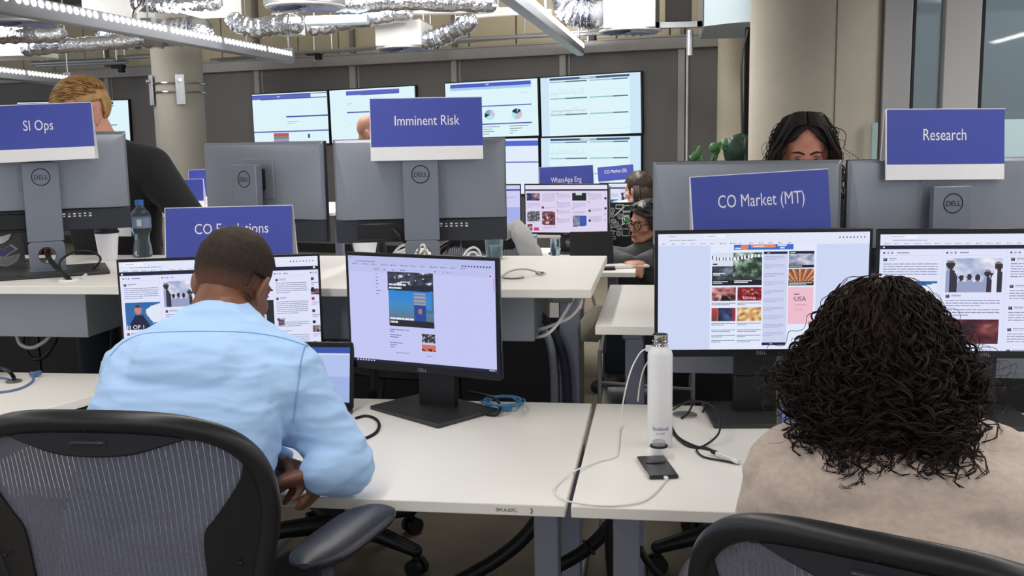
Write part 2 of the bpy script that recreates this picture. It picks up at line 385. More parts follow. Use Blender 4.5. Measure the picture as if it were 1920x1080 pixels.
def swirl(par, c, r):
    c = V(c)
    MB().lathe([(r, .012), (r, 0), (r*.92, -.006), (r*.9, .004)], 40, c).build('diffuser_rim', M_WBOX, par)
    b = MB(); b.lathe([(r*.9, .006), (.001, .006)], 32, c); b.build('diffuser_back', mat('diffuser_dark', (84, 90, 120), .7), par)
    b = MB()
    for k in range(18):
        a = 2*PI*k/18; u = V((math.cos(a), math.sin(a), 0)); w = V((-u.y, u.x, 0)); 
        b.add([c+u*(r*.16)-w*.012, c+u*(r*.88)-w*(r*.05)+V((0, 0, -.004)), c+u*(r*.86)+w*(r*.09)+V((0, 0, -.022)), c+u*(r*.16)+w*.012+V((0, 0, -.01))], [(0, 1, 2, 3)])
    b.ell(c, (r*.17, r*.17, .022), n=16, m=8); b.build('diffuser_vanes', M_GRILLE, par)
def pipe(label, pts, r, m, n=10, name='pipe'):
    o = tag(MB().tube([V(p) for p in pts], r, n).build(name, m), label, 'pipe', 'pipes under the ceiling')
    for k in (.12, .88):
        q = V(pts[0]).lerp(V(pts[-1]), k); MB().cyl(q, (q.x, q.y, 3.5), .007, n=8).build('hanging_rod', M_STEEL, o)
    return o
foil_duct('fat foil duct with a rounded end above the long lamp', [ay(205, 66, 10.4), ay(280, 64, 10.3), ay(345, 60, 10.3), ay(372, 58, 10.3)], .145)
foil_duct('foil duct hanging under the long lamp at the far left', [ay(52, 92, 9.2), ay(110, 86, 9.3), ay(180, 82, 9.5), ay(255, 74, 9.7)], .07)
foil_duct('foil duct just above another one at the left border', [ay(-20, 66, 9), ay(50, 66, 9), ay(112, 64, 9.2)], .075)
foil_duct('foil duct between the two white boxes over the left lamp end', [ay(440, 40, 9), ay(475, 52, 9), ay(520, 46, 9), ay(552, 44, 9)], .085)
foil_duct('shiny foil duct running along the top behind the round swirl grille', [ay(590, 52, 9.2), ay(640, 42, 9.3), ay(700, 34, 9.4), ay(760, 26, 9.4)], .075)
foil_duct('flexible foil duct climbing from the box with the grey grille', [ay(800, 76, 9.6), ay(822, 70, 9.6), ay(850, 58, 9.5), ay(878, 42, 9.4)], .085)
foil_duct('crumpled foil duct beside the tall white box and the right lamp', [ay(1062, 2, 9.5), ay(1080, 20, 9.5), ay(1096, 24, 9.5), ay(1108, 24, 9.5)], .14)
foil_duct('foil duct crossing the top edge left of the right lamp', [ay(640, 8, 8.6), ay(740, 2, 8.6), ay(860, 4, 8.6), ay(915, 6, 8.6)], .08)
foil_duct('bright foil duct reaching from the top edge to the left round column', [ay(258, 6, 8.8), ay(300, 8, 8.8), ay(350, 6, 8.8), ay(400, 4, 8.8)], .075)
plenum('wide white plenum box at the left border under the foil ducts', -60, 76, 56, 104, 9.6, False)
plenum('white plenum box above the lamp at upper left', 150, -30, 248, 42, 9.9, False)
plenum('small white plenum box at the end of the thin foil duct', 508, 26, 552, 62, 9.2, False, .3)
plenum('white plenum box with a round grille, hanging over the centre displays', 702, 40, 790, 84, 9.5, True)
plenum('tall white plenum box with a round grille next to the crumpled foil duct', 1131, -20, 1229, 50, 9.2, True)
plenum('white plenum box cut by the top edge left of the swirl grille', 330, -30, 412, 20, 9.0, False)
for lab, x, y, Y, r in (('blue-grey round swirl grille between the two foil ducts', 572, 14, 7.4, .29), ('blue-grey round swirl grille at the left border under the long lamp', 45, 44, 8.2, .3)):
    p = ay(x, y, Y); t = thing('swirl_diffuser', lab, 'air grille', p, 0, 'round swirl grilles'); swirl(t, (0, 0, 0), r)
    MB().lathe([(r*1.02, .012), (r*1.02, .1), (r*.3, .12), (r*.3, .7)], 32).build('collar', M_STEEL, t)
M_PIPE = mat('pipe_white', (214, 212, 206), .45, .2)
pipe('pale pipe running along the ceiling to the right lamp', [ay(640, 30, 9.9), ay(760, 22, 9.9), ay(975, 20, 9.9)], .035, M_PIPE)
pipe('thin pipe under the pale one beside the right lamp', [ay(855, 34, 9.8), ay(1000, 22, 9.8)], .02, M_PIPE)
pipe('steel pipe in front of the cream wall, right of the right lamp', [aw(820, 76, 1.0), aw(1130, 62, 1.0)], .022, M_STEEL)
pipe('upper steel pipe at the far left wall', [aw(60, 119, .9), aw(215, 112, .9)], .03, M_STEEL)
pipe('lower steel pipe at the far left wall', [aw(70, 123, .7), aw(240, 116, .7)], .028, M_STEEL)
pipe('short bright pipe end by the left round column', [aw(222, 108, .8), aw(320, 103, .8)], .03, M_STEEL)
pipe('insulated pipe with blue tape under the swirl grille', [ay(575, 40, 8.6), ay(632, 38, 8.6), ay(690, 36, 8.6)], .045, mat('pipe_blue_tape', (196, 214, 226), .4, vary=.3, scale=12))
cable('black_hose', 'black hose hanging down beside the foil duct at upper left', [ay(270, -8, 8.4), ay(266, 8, 8.4), ay(254, 22, 8.4), ay(251, 42, 8.4)], .02, M_RUBBER, cat='hose')
# ladder cable tray in front of the cream wall
a, c = aw(395, 112, .8), aw(1320, 40, .8); u = (c-a).normalized(); v = V((-u.y, u.x, 0)); Lt = (c-a).length
t = thing('cable_tray', 'long galvanised ladder cable tray along the cream wall', 'cable tray', a)
for sd in (0, .18): MB().tube([v*sd, v*sd+u*Lt], .016, 6).build('rail', M_STEEL, t)
b = MB()
for k in range(int(Lt/.12)): b.box(u*(k*.12)+v*.09, (.014, .18, .014), rot=math.atan2(u.y, u.x))
b.build('rungs', M_STEEL, t)
for k in range(5): MB().cyl(u*(.5+k*Lt/5)+v*.09, u*(.5+k*Lt/5)+v*.09+V((0, 0, .7)), .008, n=8).build('hanging_rod', M_STEEL, t)
for k, (x, y) in enumerate(((222, 125), (590, 100), (808, 78), (1103, 62))):
    p = aw(x, y, .6); t = thing('beam_clamp', ['dark clamp on the pipes at the far left wall', 'dark clamp under the tray by the long lamp end', 'dark clamp under the tray above the centre displays', 'dark clamp under the tray beside the right lamp'][k], 'clamp', p, WPHI, 'dark clamps')
    MB().box((0, 0, 0), (.2, .08, .05)).build('plate', M_INK, t, bevel=.005); MB().cyl((0, 0, -.09), (0, 0, .3), .014, n=8).build('stem', M_STEEL, t); MB().box((.05, 0, -.05), (.07, .07, .06)).build('jaw', M_INK, t, bevel=.004)
# dark riser duct by the big white box
p0, p1 = ay(1232, -20, 9.4), ay(1312, 52, 9.4); t = thing('cable_riser', 'dark open riser frame right of the tall white box', 'riser', ((p0.x+p1.x)/2, 9.4, p1.z)); w = p1.x-p0.x; h = p0.z-p1.z
for sx in (-.5, .5): MB().box((sx*w, 0, h/2), (.045, .08, h)).build('upright', mat('riser_frame', (120, 116, 108), .5, .3), t)
MB().box((0, 0, .03), (w+.05, .08, .05)).build('crossbar', M_STEEL, t); MB().box((0, -.01, h/2+.06), (w*.62, .1, h)).build('cable_bundle', mat('riser_dark', (34, 32, 30), .7, vary=.2, scale=8, stretch=(6, 6, .3)), t)
MB().cyl((.1, -.03, -.02), (.1, -.03, -.24), .03).build('sprinkler', M_STEEL, t)
# ================================================================== desks
def desk(name, label, z, poly, legs, tray=None, group='white sit-stand desks', thick=.025):
    x0 = sum(p[0] for p in poly)/len(poly); y0 = sum(p[1] for p in poly)/len(poly)
    t = thing(name, label, 'desk', (x0, y0, 0), 0, group)
    b = MB(); b.prism([(p[0]-x0, p[1]-y0) for p in poly], z-thick, z); b.build('worktop', M_WHITE, t, bevel=.0025)
    for (lx, ly, w, d) in legs:
        b = MB(); b.box((lx-x0, ly-y0, (z-.06)/2+.01), (w, d, z-.08)); b.build('leg', M_LEG, t, bevel=.004)
        MB().box((lx-x0, ly-y0, .0125), (w*1.1, .68, .025)).build('foot', M_LEG, t, bevel=.005)
        MB().box((lx-x0, ly-y0, z-thick-.018), (w*1.0, .5, .034)).build('crossbar', mat('crossbar_grey', (112, 114, 122), .5, .3), t, bevel=.004)
    if tray:
        (ta, tb, ty0, ty1, tz0) = tray
        b = MB(); w = .003
        b.box(((ta+tb)/2-x0, ty0-y0, (z-thick+tz0)/2-.004), (tb-ta, w, z-thick-tz0-.008)); b.box(((ta+tb)/2-x0, (ty0+ty1)/2-y0, tz0), (tb-ta, ty1-ty0, w))
        for xx in (ta, tb): b.box((xx-x0, (ty0+ty1)/2-y0, (z-thick+tz0)/2-.004), (w, ty1-ty0, z-thick-tz0-.008))
        b.build('cable_trough', M_TRAY, t, smooth=False)
    return t, x0, y0
XG = -.187
dA, ax, ayy = desk('desk', 'white desk holding the slim black angled monitor, its edge marked 0M.A.07C', .73, [(-1.55, 1.953), (XG-.006, 1.953), (XG-.006, 2.753), (-1.55, 2.753)], [(-.27, 2.3, .058, .06), (-1.42, 2.3, .058, .06)])
b = MB(); put_text(b, '0M.A.07C', (-.312-ax, .7135), .0105, 1.9522-ayy); b.build('edge_lettering', M_INK, dA, smooth=False, fixn=False)
MB().tube([V((-.262-ax+.003*math.sin(k/6*PI), 1.9518-ayy, .712+.011*k/6)) for k in range(7)], .0009, 6).build('edge_mark', M_INK, dA)
p = ay(912, 972, 2.15); s = MB(); s.box((p.x-ax, 2.12-ayy, .684), (.058, .05, .03)); so = s.build('socket_block', M_BLACK, dA, bevel=.009)
b = MB(); 
for sx in (-.014, .014): b.box((p.x-ax+sx, 2.0945-ayy, .688), (.014, .003, .014))
b.build('socket_shutter', M_PAPER, so, smooth=False)
dB, bx, by = desk('desk', 'white desk with the white steel bottle and phone on it', .73, [(XG+.006, 1.953), (1.30, 1.953), (1.30, 2.753), (XG+.006, 2.753)], [(-.082, 2.3, .062, .06), (1.2, 2.3, .062, .06)])
dC, cx, cy = desk('desk', 'white desk with blue network cable at the left border', .79, [(-2.9, 1.99), (-1.715, 1.95), (-1.52, 2.537), (-1.45, 2.752), (-2.9, 2.73)], [(-1.85, 2.3, .06, .06)])
MB().box((-1.76-cx, 2.36-cy, .66), (.03, .5, .2), rot=-.3).build('side_panel', M_TRAY, dC)
dD, dx, dy = desk('desk', 'raised white desk with the takeaway coffee cup and sticker laptop', 1.05, [(-3.1, 2.765), (-1.55, 2.765), (-1.535, 2.78), (-1.535, 3.57), (-3.1, 3.57)], [(-1.78, 3.3, .06, .06), (-2.9, 3.3, .06, .06)], (-3.0, -1.745, 2.85, 3.32, .88))
dE, ex, ey = desk('desk', 'raised white desk below the Imminent Risk sign', 1.047, [(-1.525, 2.77), (-.195, 2.77), (-.195, 3.57), (-1.525, 3.57)], [(-.29, 3.15, .062, .07), (-1.4, 3.15, .062, .07)], (-1.3, -.366, 2.85, 3.25, .885))
dF, fx, fy = desk('desk', 'raised white desk under the CO Market (MT) sign, lower than its neighbour', .952, [(-.183, 2.736), (1.55, 2.736), (1.55, 3.52), (-.183, 3.52)], [(-.085, 3.1, .058, .07), (1.4, 3.1, .058, .07)], (.03, 1.3, 2.85, 3.2, .80))
dG, gx_, gy_ = desk('desk', 'white desk where the person with glasses sits, further back', .73, [(-1.75, 5.5), (-.15, 5.5), (-.15, 6.75), (-1.75, 6.75)], [(-.3, 6.1, .06, .06), (-1.6, 6.1, .06, .06)])
dH, hx, hy = desk('desk', 'white desk far back under the CO Market (SI) sign', .74, [(-1.5, 7.56), (.1, 7.56), (.1, 8.3), (-1.5, 8.3)], [(0, 7.9, .06, .06), (-1.4, 7.9, .06, .06)])
dI, ix_, iy_ = desk('desk', 'white desk at the foot of the left round column', .94, [(-4.6, 7.2), (-2.4, 7.2), (-2.4, 8.5), (-4.6, 8.5)], [(-2.55, 7.8, .06, .06), (-4.4, 7.8, .06, .06)])

# ================================================================== what the screens show
def c3(*c): return rgb(*c)
class Scr:
    """paints a screen: u to the right, v down, both in the units given; every patch is a coloured face of one mesh"""
    def __init__(s, U, Vv, W, H, bgc):
        s.U, s.Vv, s.W, s.H = U, Vv, W, H; s.mb = MB().colours(); s.rect(0, 0, U, Vv, bgc, 0)
    def pt(s, u, v, l): return (u/s.U*s.W-s.W/2, -l*.00022, s.H/2-v/s.Vv*s.H)
    def quad(s, pts, col, l=1):
        s.mb.col = c3(*col); s.mb.add([s.pt(u, v, l) for u, v in pts], [tuple(range(len(pts)))])
    def rect(s, u, v, w, h, col, l=1):
        u1 = min(u+w, s.U); v1 = min(v+h, s.Vv); u = max(u, 0); v = max(v, 0)
        if u1 > u and v1 > v: s.quad([(u, v), (u, v1), (u1, v1), (u1, v)], col, l)
    def img(s, u, v, w, h, fn, nx=22, ny=14, l=2):
        for j in range(ny):
            for i in range(nx):
                uu = u+w*i/nx
                if uu+w/nx <= s.U+.01 and v+h*(j+1)/ny <= s.Vv+.01: s.rect(uu, v+h*j/ny, w/nx, h/ny, fn((i+.5)/nx, (j+.5)/ny), l)
    def lines(s, u, v, w, n, dv, h, col, l=2, seed=0):
        r = random.Random(seed*77+int(u*3+v))
        for k in range(n):
            x = u; end = u+w*(1 if k < n-1 else r.uniform(.3, .8))
            while x < end:
                ww = r.uniform(.05, .16)*w; s.rect(x, v+k*dv, min(ww, end-x), h, tuple(min(255, q+r.randint(-14, 14)) for q in col), l); x += ww+.014*w
    def disc(s, u, v, r, col, l=3, n=16, a0=0, a1=2*PI):
        P = [(u+r*math.cos(a0+(a1-a0)*k/n), v+r*math.sin(a0+(a1-a0)*k/n)) for k in range(n+1)]
        if a1-a0 < 6.2: P = [(u, v)]+P
        s.quad(P, col, l)
    def text(s, t, u, v, size, col, l=3, width=None, align='CENTER'):
        s.mb.col = c3(*col); put_text(s.mb, t, (0, 0), size, 0, width, align, fn=lambda x, y, z: s.pt(u+x, v-z, l))
    def build(s, parent, loc):
        o = s.mb.build('screen', M_SCREEN, parent, smooth=False, fixn=False); o.location = loc; return o
def nz2(u, v, sd, f=3): return .5+.62*noise.noise(V((u*f+sd*7.3, v*f*.8+sd*3.1, sd*1.7)))+.25*noise.noise(V((u*f*3.1+sd, v*f*3.1, sd)))
def pal(sd, cols, f=3):
    def fn(u, v):
        q = max(0, min(.999, nz2(u, v, sd, f))); x = q*(len(cols)-1); i = int(x); t = x-i
        return tuple(cols[i][k]*(1-t)+cols[min(i+1, len(cols)-1)][k]*t for k in range(3))
    return fn
def p_sky_group(u, v):          # a few people in pale clothes against a cloudy sky
    a = nz2(u, v, 4, 2.6); sky = (110+130*a, 136+100*a, 186+60*a)
    for cx, top, k, dark in ((.08, .05, 1.5, 1), (.93, .10, 1.4, 1), (.74, .34, 1.15, 1), (.28, .50, .9, 0), (.42, .46, .95, 0), (.57, .48, 1, 0), (.84, .42, 1, 0)):
        if ((u-cx)/(.05*k))**2+((v-top-.09*k)/(.09*k))**2 < 1: return (52, 42, 46) if v > top+.05*k or not dark else (120, 118, 130)
        if v > top+.17*k and abs(u-cx) < min(.085*k, .03+.35*(v-top-.15*k)): return (50, 48, 64) if dark and (u > cx-.02) else ((226, 230, 244) if int(cx*100) % 2 else (150, 158, 196))
    return sky
def p_host(u, v):               # a person in a dark top on blue, a pale slanted numeral behind
    if u > .6 and v > .05+.9*(1-u)*.4 and (u-.55) > .55*(v-.35) and not (u > .8 and v > .75): 
        if v < .25 and u < .8 and u+v < .88: return (36, 96, 170)
        return (226, 232, 248)
    if ((u-.36)/.1)**2+((v-.27)/.17)**2 < 1: return (74, 48, 40) if v < .2 else (196, 132, 118)
    if abs(u-.38) < .1+.5*(v-.45) and v > .47: return (30, 34, 66)
    return (30+30*nz2(u, v, 3), 92+30*nz2(u, v, 5), 168)
def p_flag(u, v):
    if v > .82: return (34, 36, 46)
    if .57 < u < .83 and v > .04:
        if v < .38: return (150, 156, 178) if int(v*40) % 4 else (110, 116, 140)
        return (150, 120, 110) if ((u-.7)/.05)**2+((v-.55)/.08)**2 < 1 else (38, 70, 150)
    if u > .83 and v < .6 and (v > .5 or u > .96): return (70, 110, 150)
    t = v/.8; return (40+40*t+20*t*t, 130+20*t-40*t*t*t, 215-90*t*t)
def p_crowd(sd, base=(60, 64, 84)):
    def fn(u, v):
        a = nz2(u, v, sd, 7); k = (math.sin(u*38+sd)+math.sin(v*21+u*9)) * .5
        return (200, 204, 220) if a+.25*k > .78 else tuple(c*(.35+1.1*a) for c in base)
    return fn
def p_gate(u, v):               # leafy photograph with a dark lattice band
    if .1+.05*math.sin(u*5) < v < .2+.05*math.sin(u*5): return (236, 240, 250) if int(u*44) % 3 else (40, 44, 60)
    if u > .42 and v < .75: return pal(9, [(20, 26, 22), (60, 84, 66), (150, 176, 160), (226, 234, 240)], 7)(u, v)
    if v < .42: return (214, 224, 244)
    return pal(2, [(18, 18, 26), (60, 64, 74), (130, 138, 156)], 4)(u, v*1.3)
def p_pencils(u, v):
    a = math.atan2(v-1.15, u-.45); k = int(a*22) % 5
    return ((226, 120, 60), (236, 170, 110), (190, 70, 44), (120, 116, 110), (60, 60, 70))[k] if v < .95-.3*u*0 else (24, 26, 40)
def p_dark(sd, cols=((18, 20, 30), (50, 44, 60), (120, 70, 80), (200, 190, 200))): return pal(sd, cols, 4)
BLU = (206, 216, 246)
def topbar(s, k, dark=None, tab=(.22, .1), col=(226, 232, 250)):
    U = s.U; s.rect(0, 0, U, k*2.5, col, 1); s.rect(U*tab[0], k*.25, U*tab[1], k*.7, (240, 243, 252), 2)
    s.lines(U*tab[0]+U*.012, k*.5, U*.075, 1, 1, k*.12, (120, 126, 150), 3); s.lines(U*.05, k*.5, U*.05, 1, 1, k*.12, (140, 146, 170), 3); s.lines(U*.055, k*1.3, U*.22, 1, 1, k*.12, (120, 128, 150), 3)
    for q in range(8): s.disc(U*(.86+.0165*q), k*1.1, k*.16, (70, 76, 104), 3, 8)
    for q in range(14): s.rect(U*(.02+.046*q), k*2.0, U*.004, k*.22, (80, 90, 130), 3); s.lines(U*(.027+.046*q), k*2.06, U*.028, 1, 1, k*.12, (130, 138, 165), 3, q)
    if dark: s.rect(0, k*2.5, U, k*.85, (22, 24, 52), 2); s.disc(U*.017, k*2.92, k*.2, (230, 232, 245), 3); s.disc(U*.975, k*2.92, k*.22, (236, 238, 248), 3)
def post(s, u, v, w, k, n, seed, pic=None, avatar=True):
    if avatar: s.rect(u, v, k*.8, k*.7, (40, 44, 60), 3); s.rect(u+k*.15, v+k*.1, k*.4, k*.3, (140, 130, 140), 4)
    s.lines(u+k*1.2, v+k*.05, w*.45, 1, 1, k*.16, (100, 108, 150), 3, seed); s.lines(u+k*1.2, v+k*.42, w*.3, 1, 1, k*.12, (160, 166, 200), 3, seed)
    s.lines(u, v+k*1.25, w, n, k*.58, k*.17, (118, 124, 160), 3, seed)
    return v+k*(1.25+.58*n+.35)
def deck_head(s, u, v, w, k, seed):
    for q in range(3): s.rect(u+q*k*.85, v, k*.42, k*.42, ((70, 74, 110), (150, 156, 190), (120, 128, 170))[q], 3)
    s.lines(u+k*2.9, v+k*.08, w*.3, 1, 1, k*.22, (96, 104, 140), 3, seed); s.rect(u-k*.3, v+k*.8, w+k*.2, k*.06, (196, 200, 226), 2)
def screen_news(W, H):          # the browser page with photo tiles
    s = Scr(1675, 945, W, H, BLU); topbar(s, 38)
    s.rect(418, 95, 842, 850, (226, 234, 252), 1)
    s.rect(604, 92, 472, 42, (52, 110, 200), 2); s.disc(690, 108, 30, (220, 130, 110), 3); s.rect(752, 92, 170, 26, (224, 138, 116), 3); s.disc(922, 105, 13, (224, 138, 116), 3); s.disc(752, 105, 13, (224, 138, 116), 3); s.rect(660, 78, 60, 14, (226, 232, 250), 4)
    s.rect(660, 134, 80, 10, (226, 234, 252), 4); s.lines(760, 102, 150, 1, 1, 9, (240, 220, 214), 4); s.lines(950, 94, 90, 1, 1, 13, (240, 244, 255), 4); s.lines(970, 114, 100, 1, 1, 12, (230, 238, 255), 4); s.lines(614, 116, 76, 1, 1, 11, (210, 226, 250), 4)
    s.img(432, 155, 398, 265, p_gate, 52, 34); s.rect(432, 378, 398, 42, (24, 26, 34), 3); s.lines(440, 386, 120, 2, 12, 7, (220, 224, 236), 4, 1); s.lines(610, 380, 140, 2, 12, 7, (230, 232, 240), 4, 2); s.rect(438, 242, 36, 12, (40, 44, 64), 4); s.lines(440, 318, 96, 2, 12, 8, (230, 234, 244), 4)
    s.img(432, 436, 192, 110, pal(21, [(24, 18, 24), (90, 50, 60), (190, 120, 120), (220, 206, 226)], 4), 30, 18); s.disc(532, 478, 15, (190, 130, 110), 4); s.quad([(500, 546), (515, 505), (552, 505), (590, 546)], (26, 24, 32), 3)
    s.img(638, 436, 192, 110, pal(33, [(30, 12, 18), (120, 24, 34), (150, 36, 40), (226, 214, 220)], 6), 30, 18); s.text('ESPANA', 735, 534, 30, (240, 214, 214), 4)
    s.img(432, 604, 192, 108, lambda u, v: (200-90*v, 60, 60) if u < .22 else ((150, 96, 84) if u < .3 else pal(5, [(16, 18, 34), (40, 50, 90), (80, 100, 150)], 4)(u, v)) if u < .86 else (140, 50, 70), 28, 16)
    s.img(638, 600, 192, 112, pal(14, [(120, 70, 50), (206, 150, 90), (232, 200, 150), (240, 236, 244)], 5), 28, 16)
    for q, (u, v) in enumerate(((432, 562), (638, 562), (432, 728), (638, 728), (432, 782), (638, 782), (432, 826), (638, 826), (432, 868), (638, 868))): s.lines(u, v, 190, 2, 13, 5, (100, 110, 150), 3, q)
    s.rect(842, 150, 190, 745, (206, 212, 240), 2); s.rect(842, 150, 188, 20, (28, 32, 70), 3); s.rect(838, 890, 190, 22, (26, 30, 66), 3); s.lines(870, 158, 30, 1, 1, 6, (220, 224, 240), 4); s.lines(900, 898, 40, 1, 1, 6, (210, 216, 240), 4)
    for q in range(10): s.lines(848, 186+q*69, 160, 3, 12, 4, (150, 158, 200), 3, q)
    s.rect(1042, 148, 200, 22, (20, 22, 44), 3); s.lines(1052, 156, 56, 1, 1, 8, (200, 206, 224), 4); s.img(1042, 170, 200, 112, pal(41, [(70, 76, 100), (140, 146, 176), (196, 200, 220), (226, 228, 240)], 4), 24, 14); s.rect(1042, 260, 200, 22, (34, 36, 48), 3); s.lines(1048, 266, 130, 1, 1, 7, (220, 222, 232), 4)
    s.img(1042, 292, 200, 134, p_pencils, 36, 24); s.rect(1042, 396, 200, 30, (30, 28, 34), 3); s.lines(1048, 402, 180, 2, 10, 6, (220, 214, 210), 4)
    s.rect(1042, 440, 200, 300, (238, 190, 206), 2); s.text('USA', 1138, 552, 52, (34, 40, 70), 3); s.lines(1090, 492, 100, 1, 1, 9, (90, 70, 100), 3); s.rect(1080, 532, 18, 4, (60, 60, 80), 3); s.lines(1100, 580, 90, 2, 40, 6, (220, 140, 150), 3)
    return s
def screen_deck(W, H, seed, host=True):     # the column board
    s = Scr(1200, 690, W, H, (218, 224, 250)); k = 26; topbar(s, k, True, (.05, .12))
    y0 = 118; cw = 340
    for q in range(4):
        u = 18+q*(cw+4); s.rect(u-12, y0-24, cw-6, 600, (224, 228, 252), 1); deck_head(s, u, y0-14, cw-40, k, seed+q)
    v = post(s, 20, y0+22, 300, k, 6, seed, None); s.img(20, v+4, 300, 190, p_host, 40, 28); s.text('JIJ OP 1', 104, v+186, 40, (244, 244, 250), 4, 150)
    v2 = post(s, 20, v+210, 300, k, 6, seed+3)
    s.img(364, y0+24, 306, 200, p_sky_group, 44, 30); v = post(s, 368, y0+238, 296, k, 3, seed+5); s.lines(368, v, 296, 3, 16, 5, (118, 124, 160), 3, 5); s.img(364, v+60, 300, 146, pal(8, [(30, 20, 30), (80, 30, 44), (120, 60, 60), (190, 160, 170)], 2), 26, 14); post(s, 368, v+220, 296, k, 4, seed+6)
    v = y0+22
    for q in range(5): v = post(s, 712, v, 300, k, (6, 4, 4, 4, 3)[q], seed+9+q)+26
    u = 1060
    for q in range(3): s.rect(u, y0+26+q*66, 16, 14, (70, 60, 84), 3); s.lines(u, y0+48+q*66, 120, 2, 14, 5, (126, 132, 168), 3, q)
    s.img(1056, y0+216, 140, 220, pal(12, [(70, 74, 84), (120, 124, 138), (180, 184, 200)], 2), 14, 20); post(s, 1058, y0+460, 120, k, 2, 40); s.img(1050, y0+520, 140, 50, pal(3, [(24, 34, 90), (60, 80, 150), (220, 226, 250)], 4), 14, 6)
    return s
def screen_deck_wide(W, H):       # the same board seen behind the seated person in blue
    s = Scr(1730, 860, W, H, (218, 224, 250)); k = 27; topbar(s, k*1.25, None, (.02, .1)); s.rect(0, 78, 1730, 30, (22, 24, 52), 3); s.disc(22, 96, 8, (230, 232, 245), 4); s.disc(1695, 90, 9, (240, 240, 250), 4)
    for q, u in enumerate((16, 350, 690, 1010, 1330, 1650)): s.rect(u-8, 116, 316, 744, (224, 228, 252), 1); deck_head(s, u+8, 126, 290, k, q)
    v = post(s, 30, 172, 290, k, 6, 3); s.img(28, 320, 300, 215, p_host, 44, 32); s.text('JIJ OP 1', 110, 530, 44, (244, 244, 250), 4, 150); post(s, 30, 560, 290, k, 6, 4)
    s.img(366, 160, 300, 205, p_sky_group, 44, 30); v = post(s, 372, 390, 290, k, 4, 7); post(s, 372, v+10, 290, k, 6, 8)
    s.img(1240, 340, 80, 290, lambda u, v: (36, 40, 42) if u > .12 or v < .4 else (200, 204, 214), 6, 20); s.img(1120, 400, 118, 210, pal(6, [(40, 44, 52), (120, 124, 136), (220, 222, 232)], 4), 12, 18)
    s.img(1010, 300, 110, 280, pal(16, [(40, 44, 52), (120, 124, 136), (220, 222, 232)], 4), 12, 18)
    v = 172
    for q in range(4): v = post(s, 1346, v, 280, k, (6, 7, 3, 5)[q], 19+q)+14
    s.img(1356, 500, 54, 52, p_dark(3), 8, 8)
    for q, yy in enumerate((170, 250, 330, 430, 520, 590, 690, 770)): s.rect(1662, yy, 26, 24, ((70, 60, 84), (30, 32, 46), (200, 60, 70))[q % 3], 3); s.lines(1662, yy+40, 66, 2, 15, 5, (126, 132, 168), 3, q)
    s.img(1656, 262, 74, 48, p_dark(8), 10, 6); s.img(1660, 560, 70, 54, p_dark(9, ((20, 22, 34), (120, 120, 130), (226, 226, 236))), 10, 6); s.img(1664, 740, 66, 54, p_dark(11, ((30, 32, 40), (220, 222, 232))), 8, 6)
    return s
def screen_article(W, H):       # plain lilac page with two stacked photographs
    s = Scr(1120, 870, W, H, (196, 200, 244)); k = 27
    s.rect(0, 0, 1120, 78, (186, 190, 236), 1)
    s.lines(14, 8, 24, 1, 1, 5, (90, 94, 140), 2); s.lines(60, 40, 230, 1, 1, 6, (120, 124, 176), 2)
    for q in range(10): s.disc(886+22*q, 50, 7, (70, 74, 120), 3, 8)
    for q in range(12): s.rect(40+76*q, 60+q*.4, 7, 9, ((70, 74, 140), (160, 50, 70))[q == 3], 3); s.lines(52+76*q, 62+q*.4, 50, 1, 1, 6, (130, 134, 190), 3, q)
    s.rect(0, 84, 1120, 44, (188, 192, 238), 1); s.text('NOS', 226, 112, 30, (196, 70, 90), 3, 40); 
    for u, w in ((284, 26), (350, 20), (414, 52), (672, 40), (740, 12), (770, 14), (800, 14)): s.lines(u, 100, w, 1, 1, 7, (90, 94, 150), 3, u)
    s.disc(1085, 118, 17, (222, 206, 236), 2); s.disc(1085, 118, 8, (196, 80, 96), 3)
    for q in range(7): s.lines(220, 138+q*27, (16, 22, 30, 36, 16, 52, 40)[q], 1, 1, 7, (110, 114, 160), 3, q)
    s.img(312, 118, 352, 150, p_crowd(3), 46, 20); s.rect(312, 220, 352, 44, (34, 36, 52), 3)
    s.lines(322, 214, 270, 1, 1, 14, (226, 228, 240), 4); s.lines(322, 240, 210, 1, 1, 14, (226, 228, 240), 4)
    s.img(316, 268, 348, 290, p_flag, 46, 40); s.lines(324, 488, 290, 1, 1, 15, (230, 232, 242), 4); s.lines(324, 516, 140, 1, 1, 15, (230, 232, 242), 4)
    for q, (v, w) in enumerate(((584, 210), (600, 70), (628, 230), (646, 96), (692, 200), (710, 100), (728, 60))): s.lines(316, v, w, 1, 1, 6, (104, 108, 160), 3, q)
    s.img(566, 606, 102, 70, p_crowd(8, (70, 70, 80)), 20, 14); s.img(564, 692, 106, 54, lambda u, v: (70, 30, 30) if v > .55 and nz2(u, v, 5, 5) > .55 else (206, 112, 96), 18, 10)
    s.lines(362, 772, 180, 1, 1, 6, (130, 134, 190), 3); s.lines(600, 782, 60, 1, 1, 6, (130, 134, 190), 3)
    s.rect(0, 846, 1120, 24, (24, 26, 50), 3)
    for q in range(7): s.rect(46+q*22, 851, 12, 12, (196, 200, 226), 4)
    s.rect(1066, 852, 44, 8, (170, 174, 200), 4)
    s.rect(1108, 130, 7, 110, (170, 150, 200), 3)
    return s
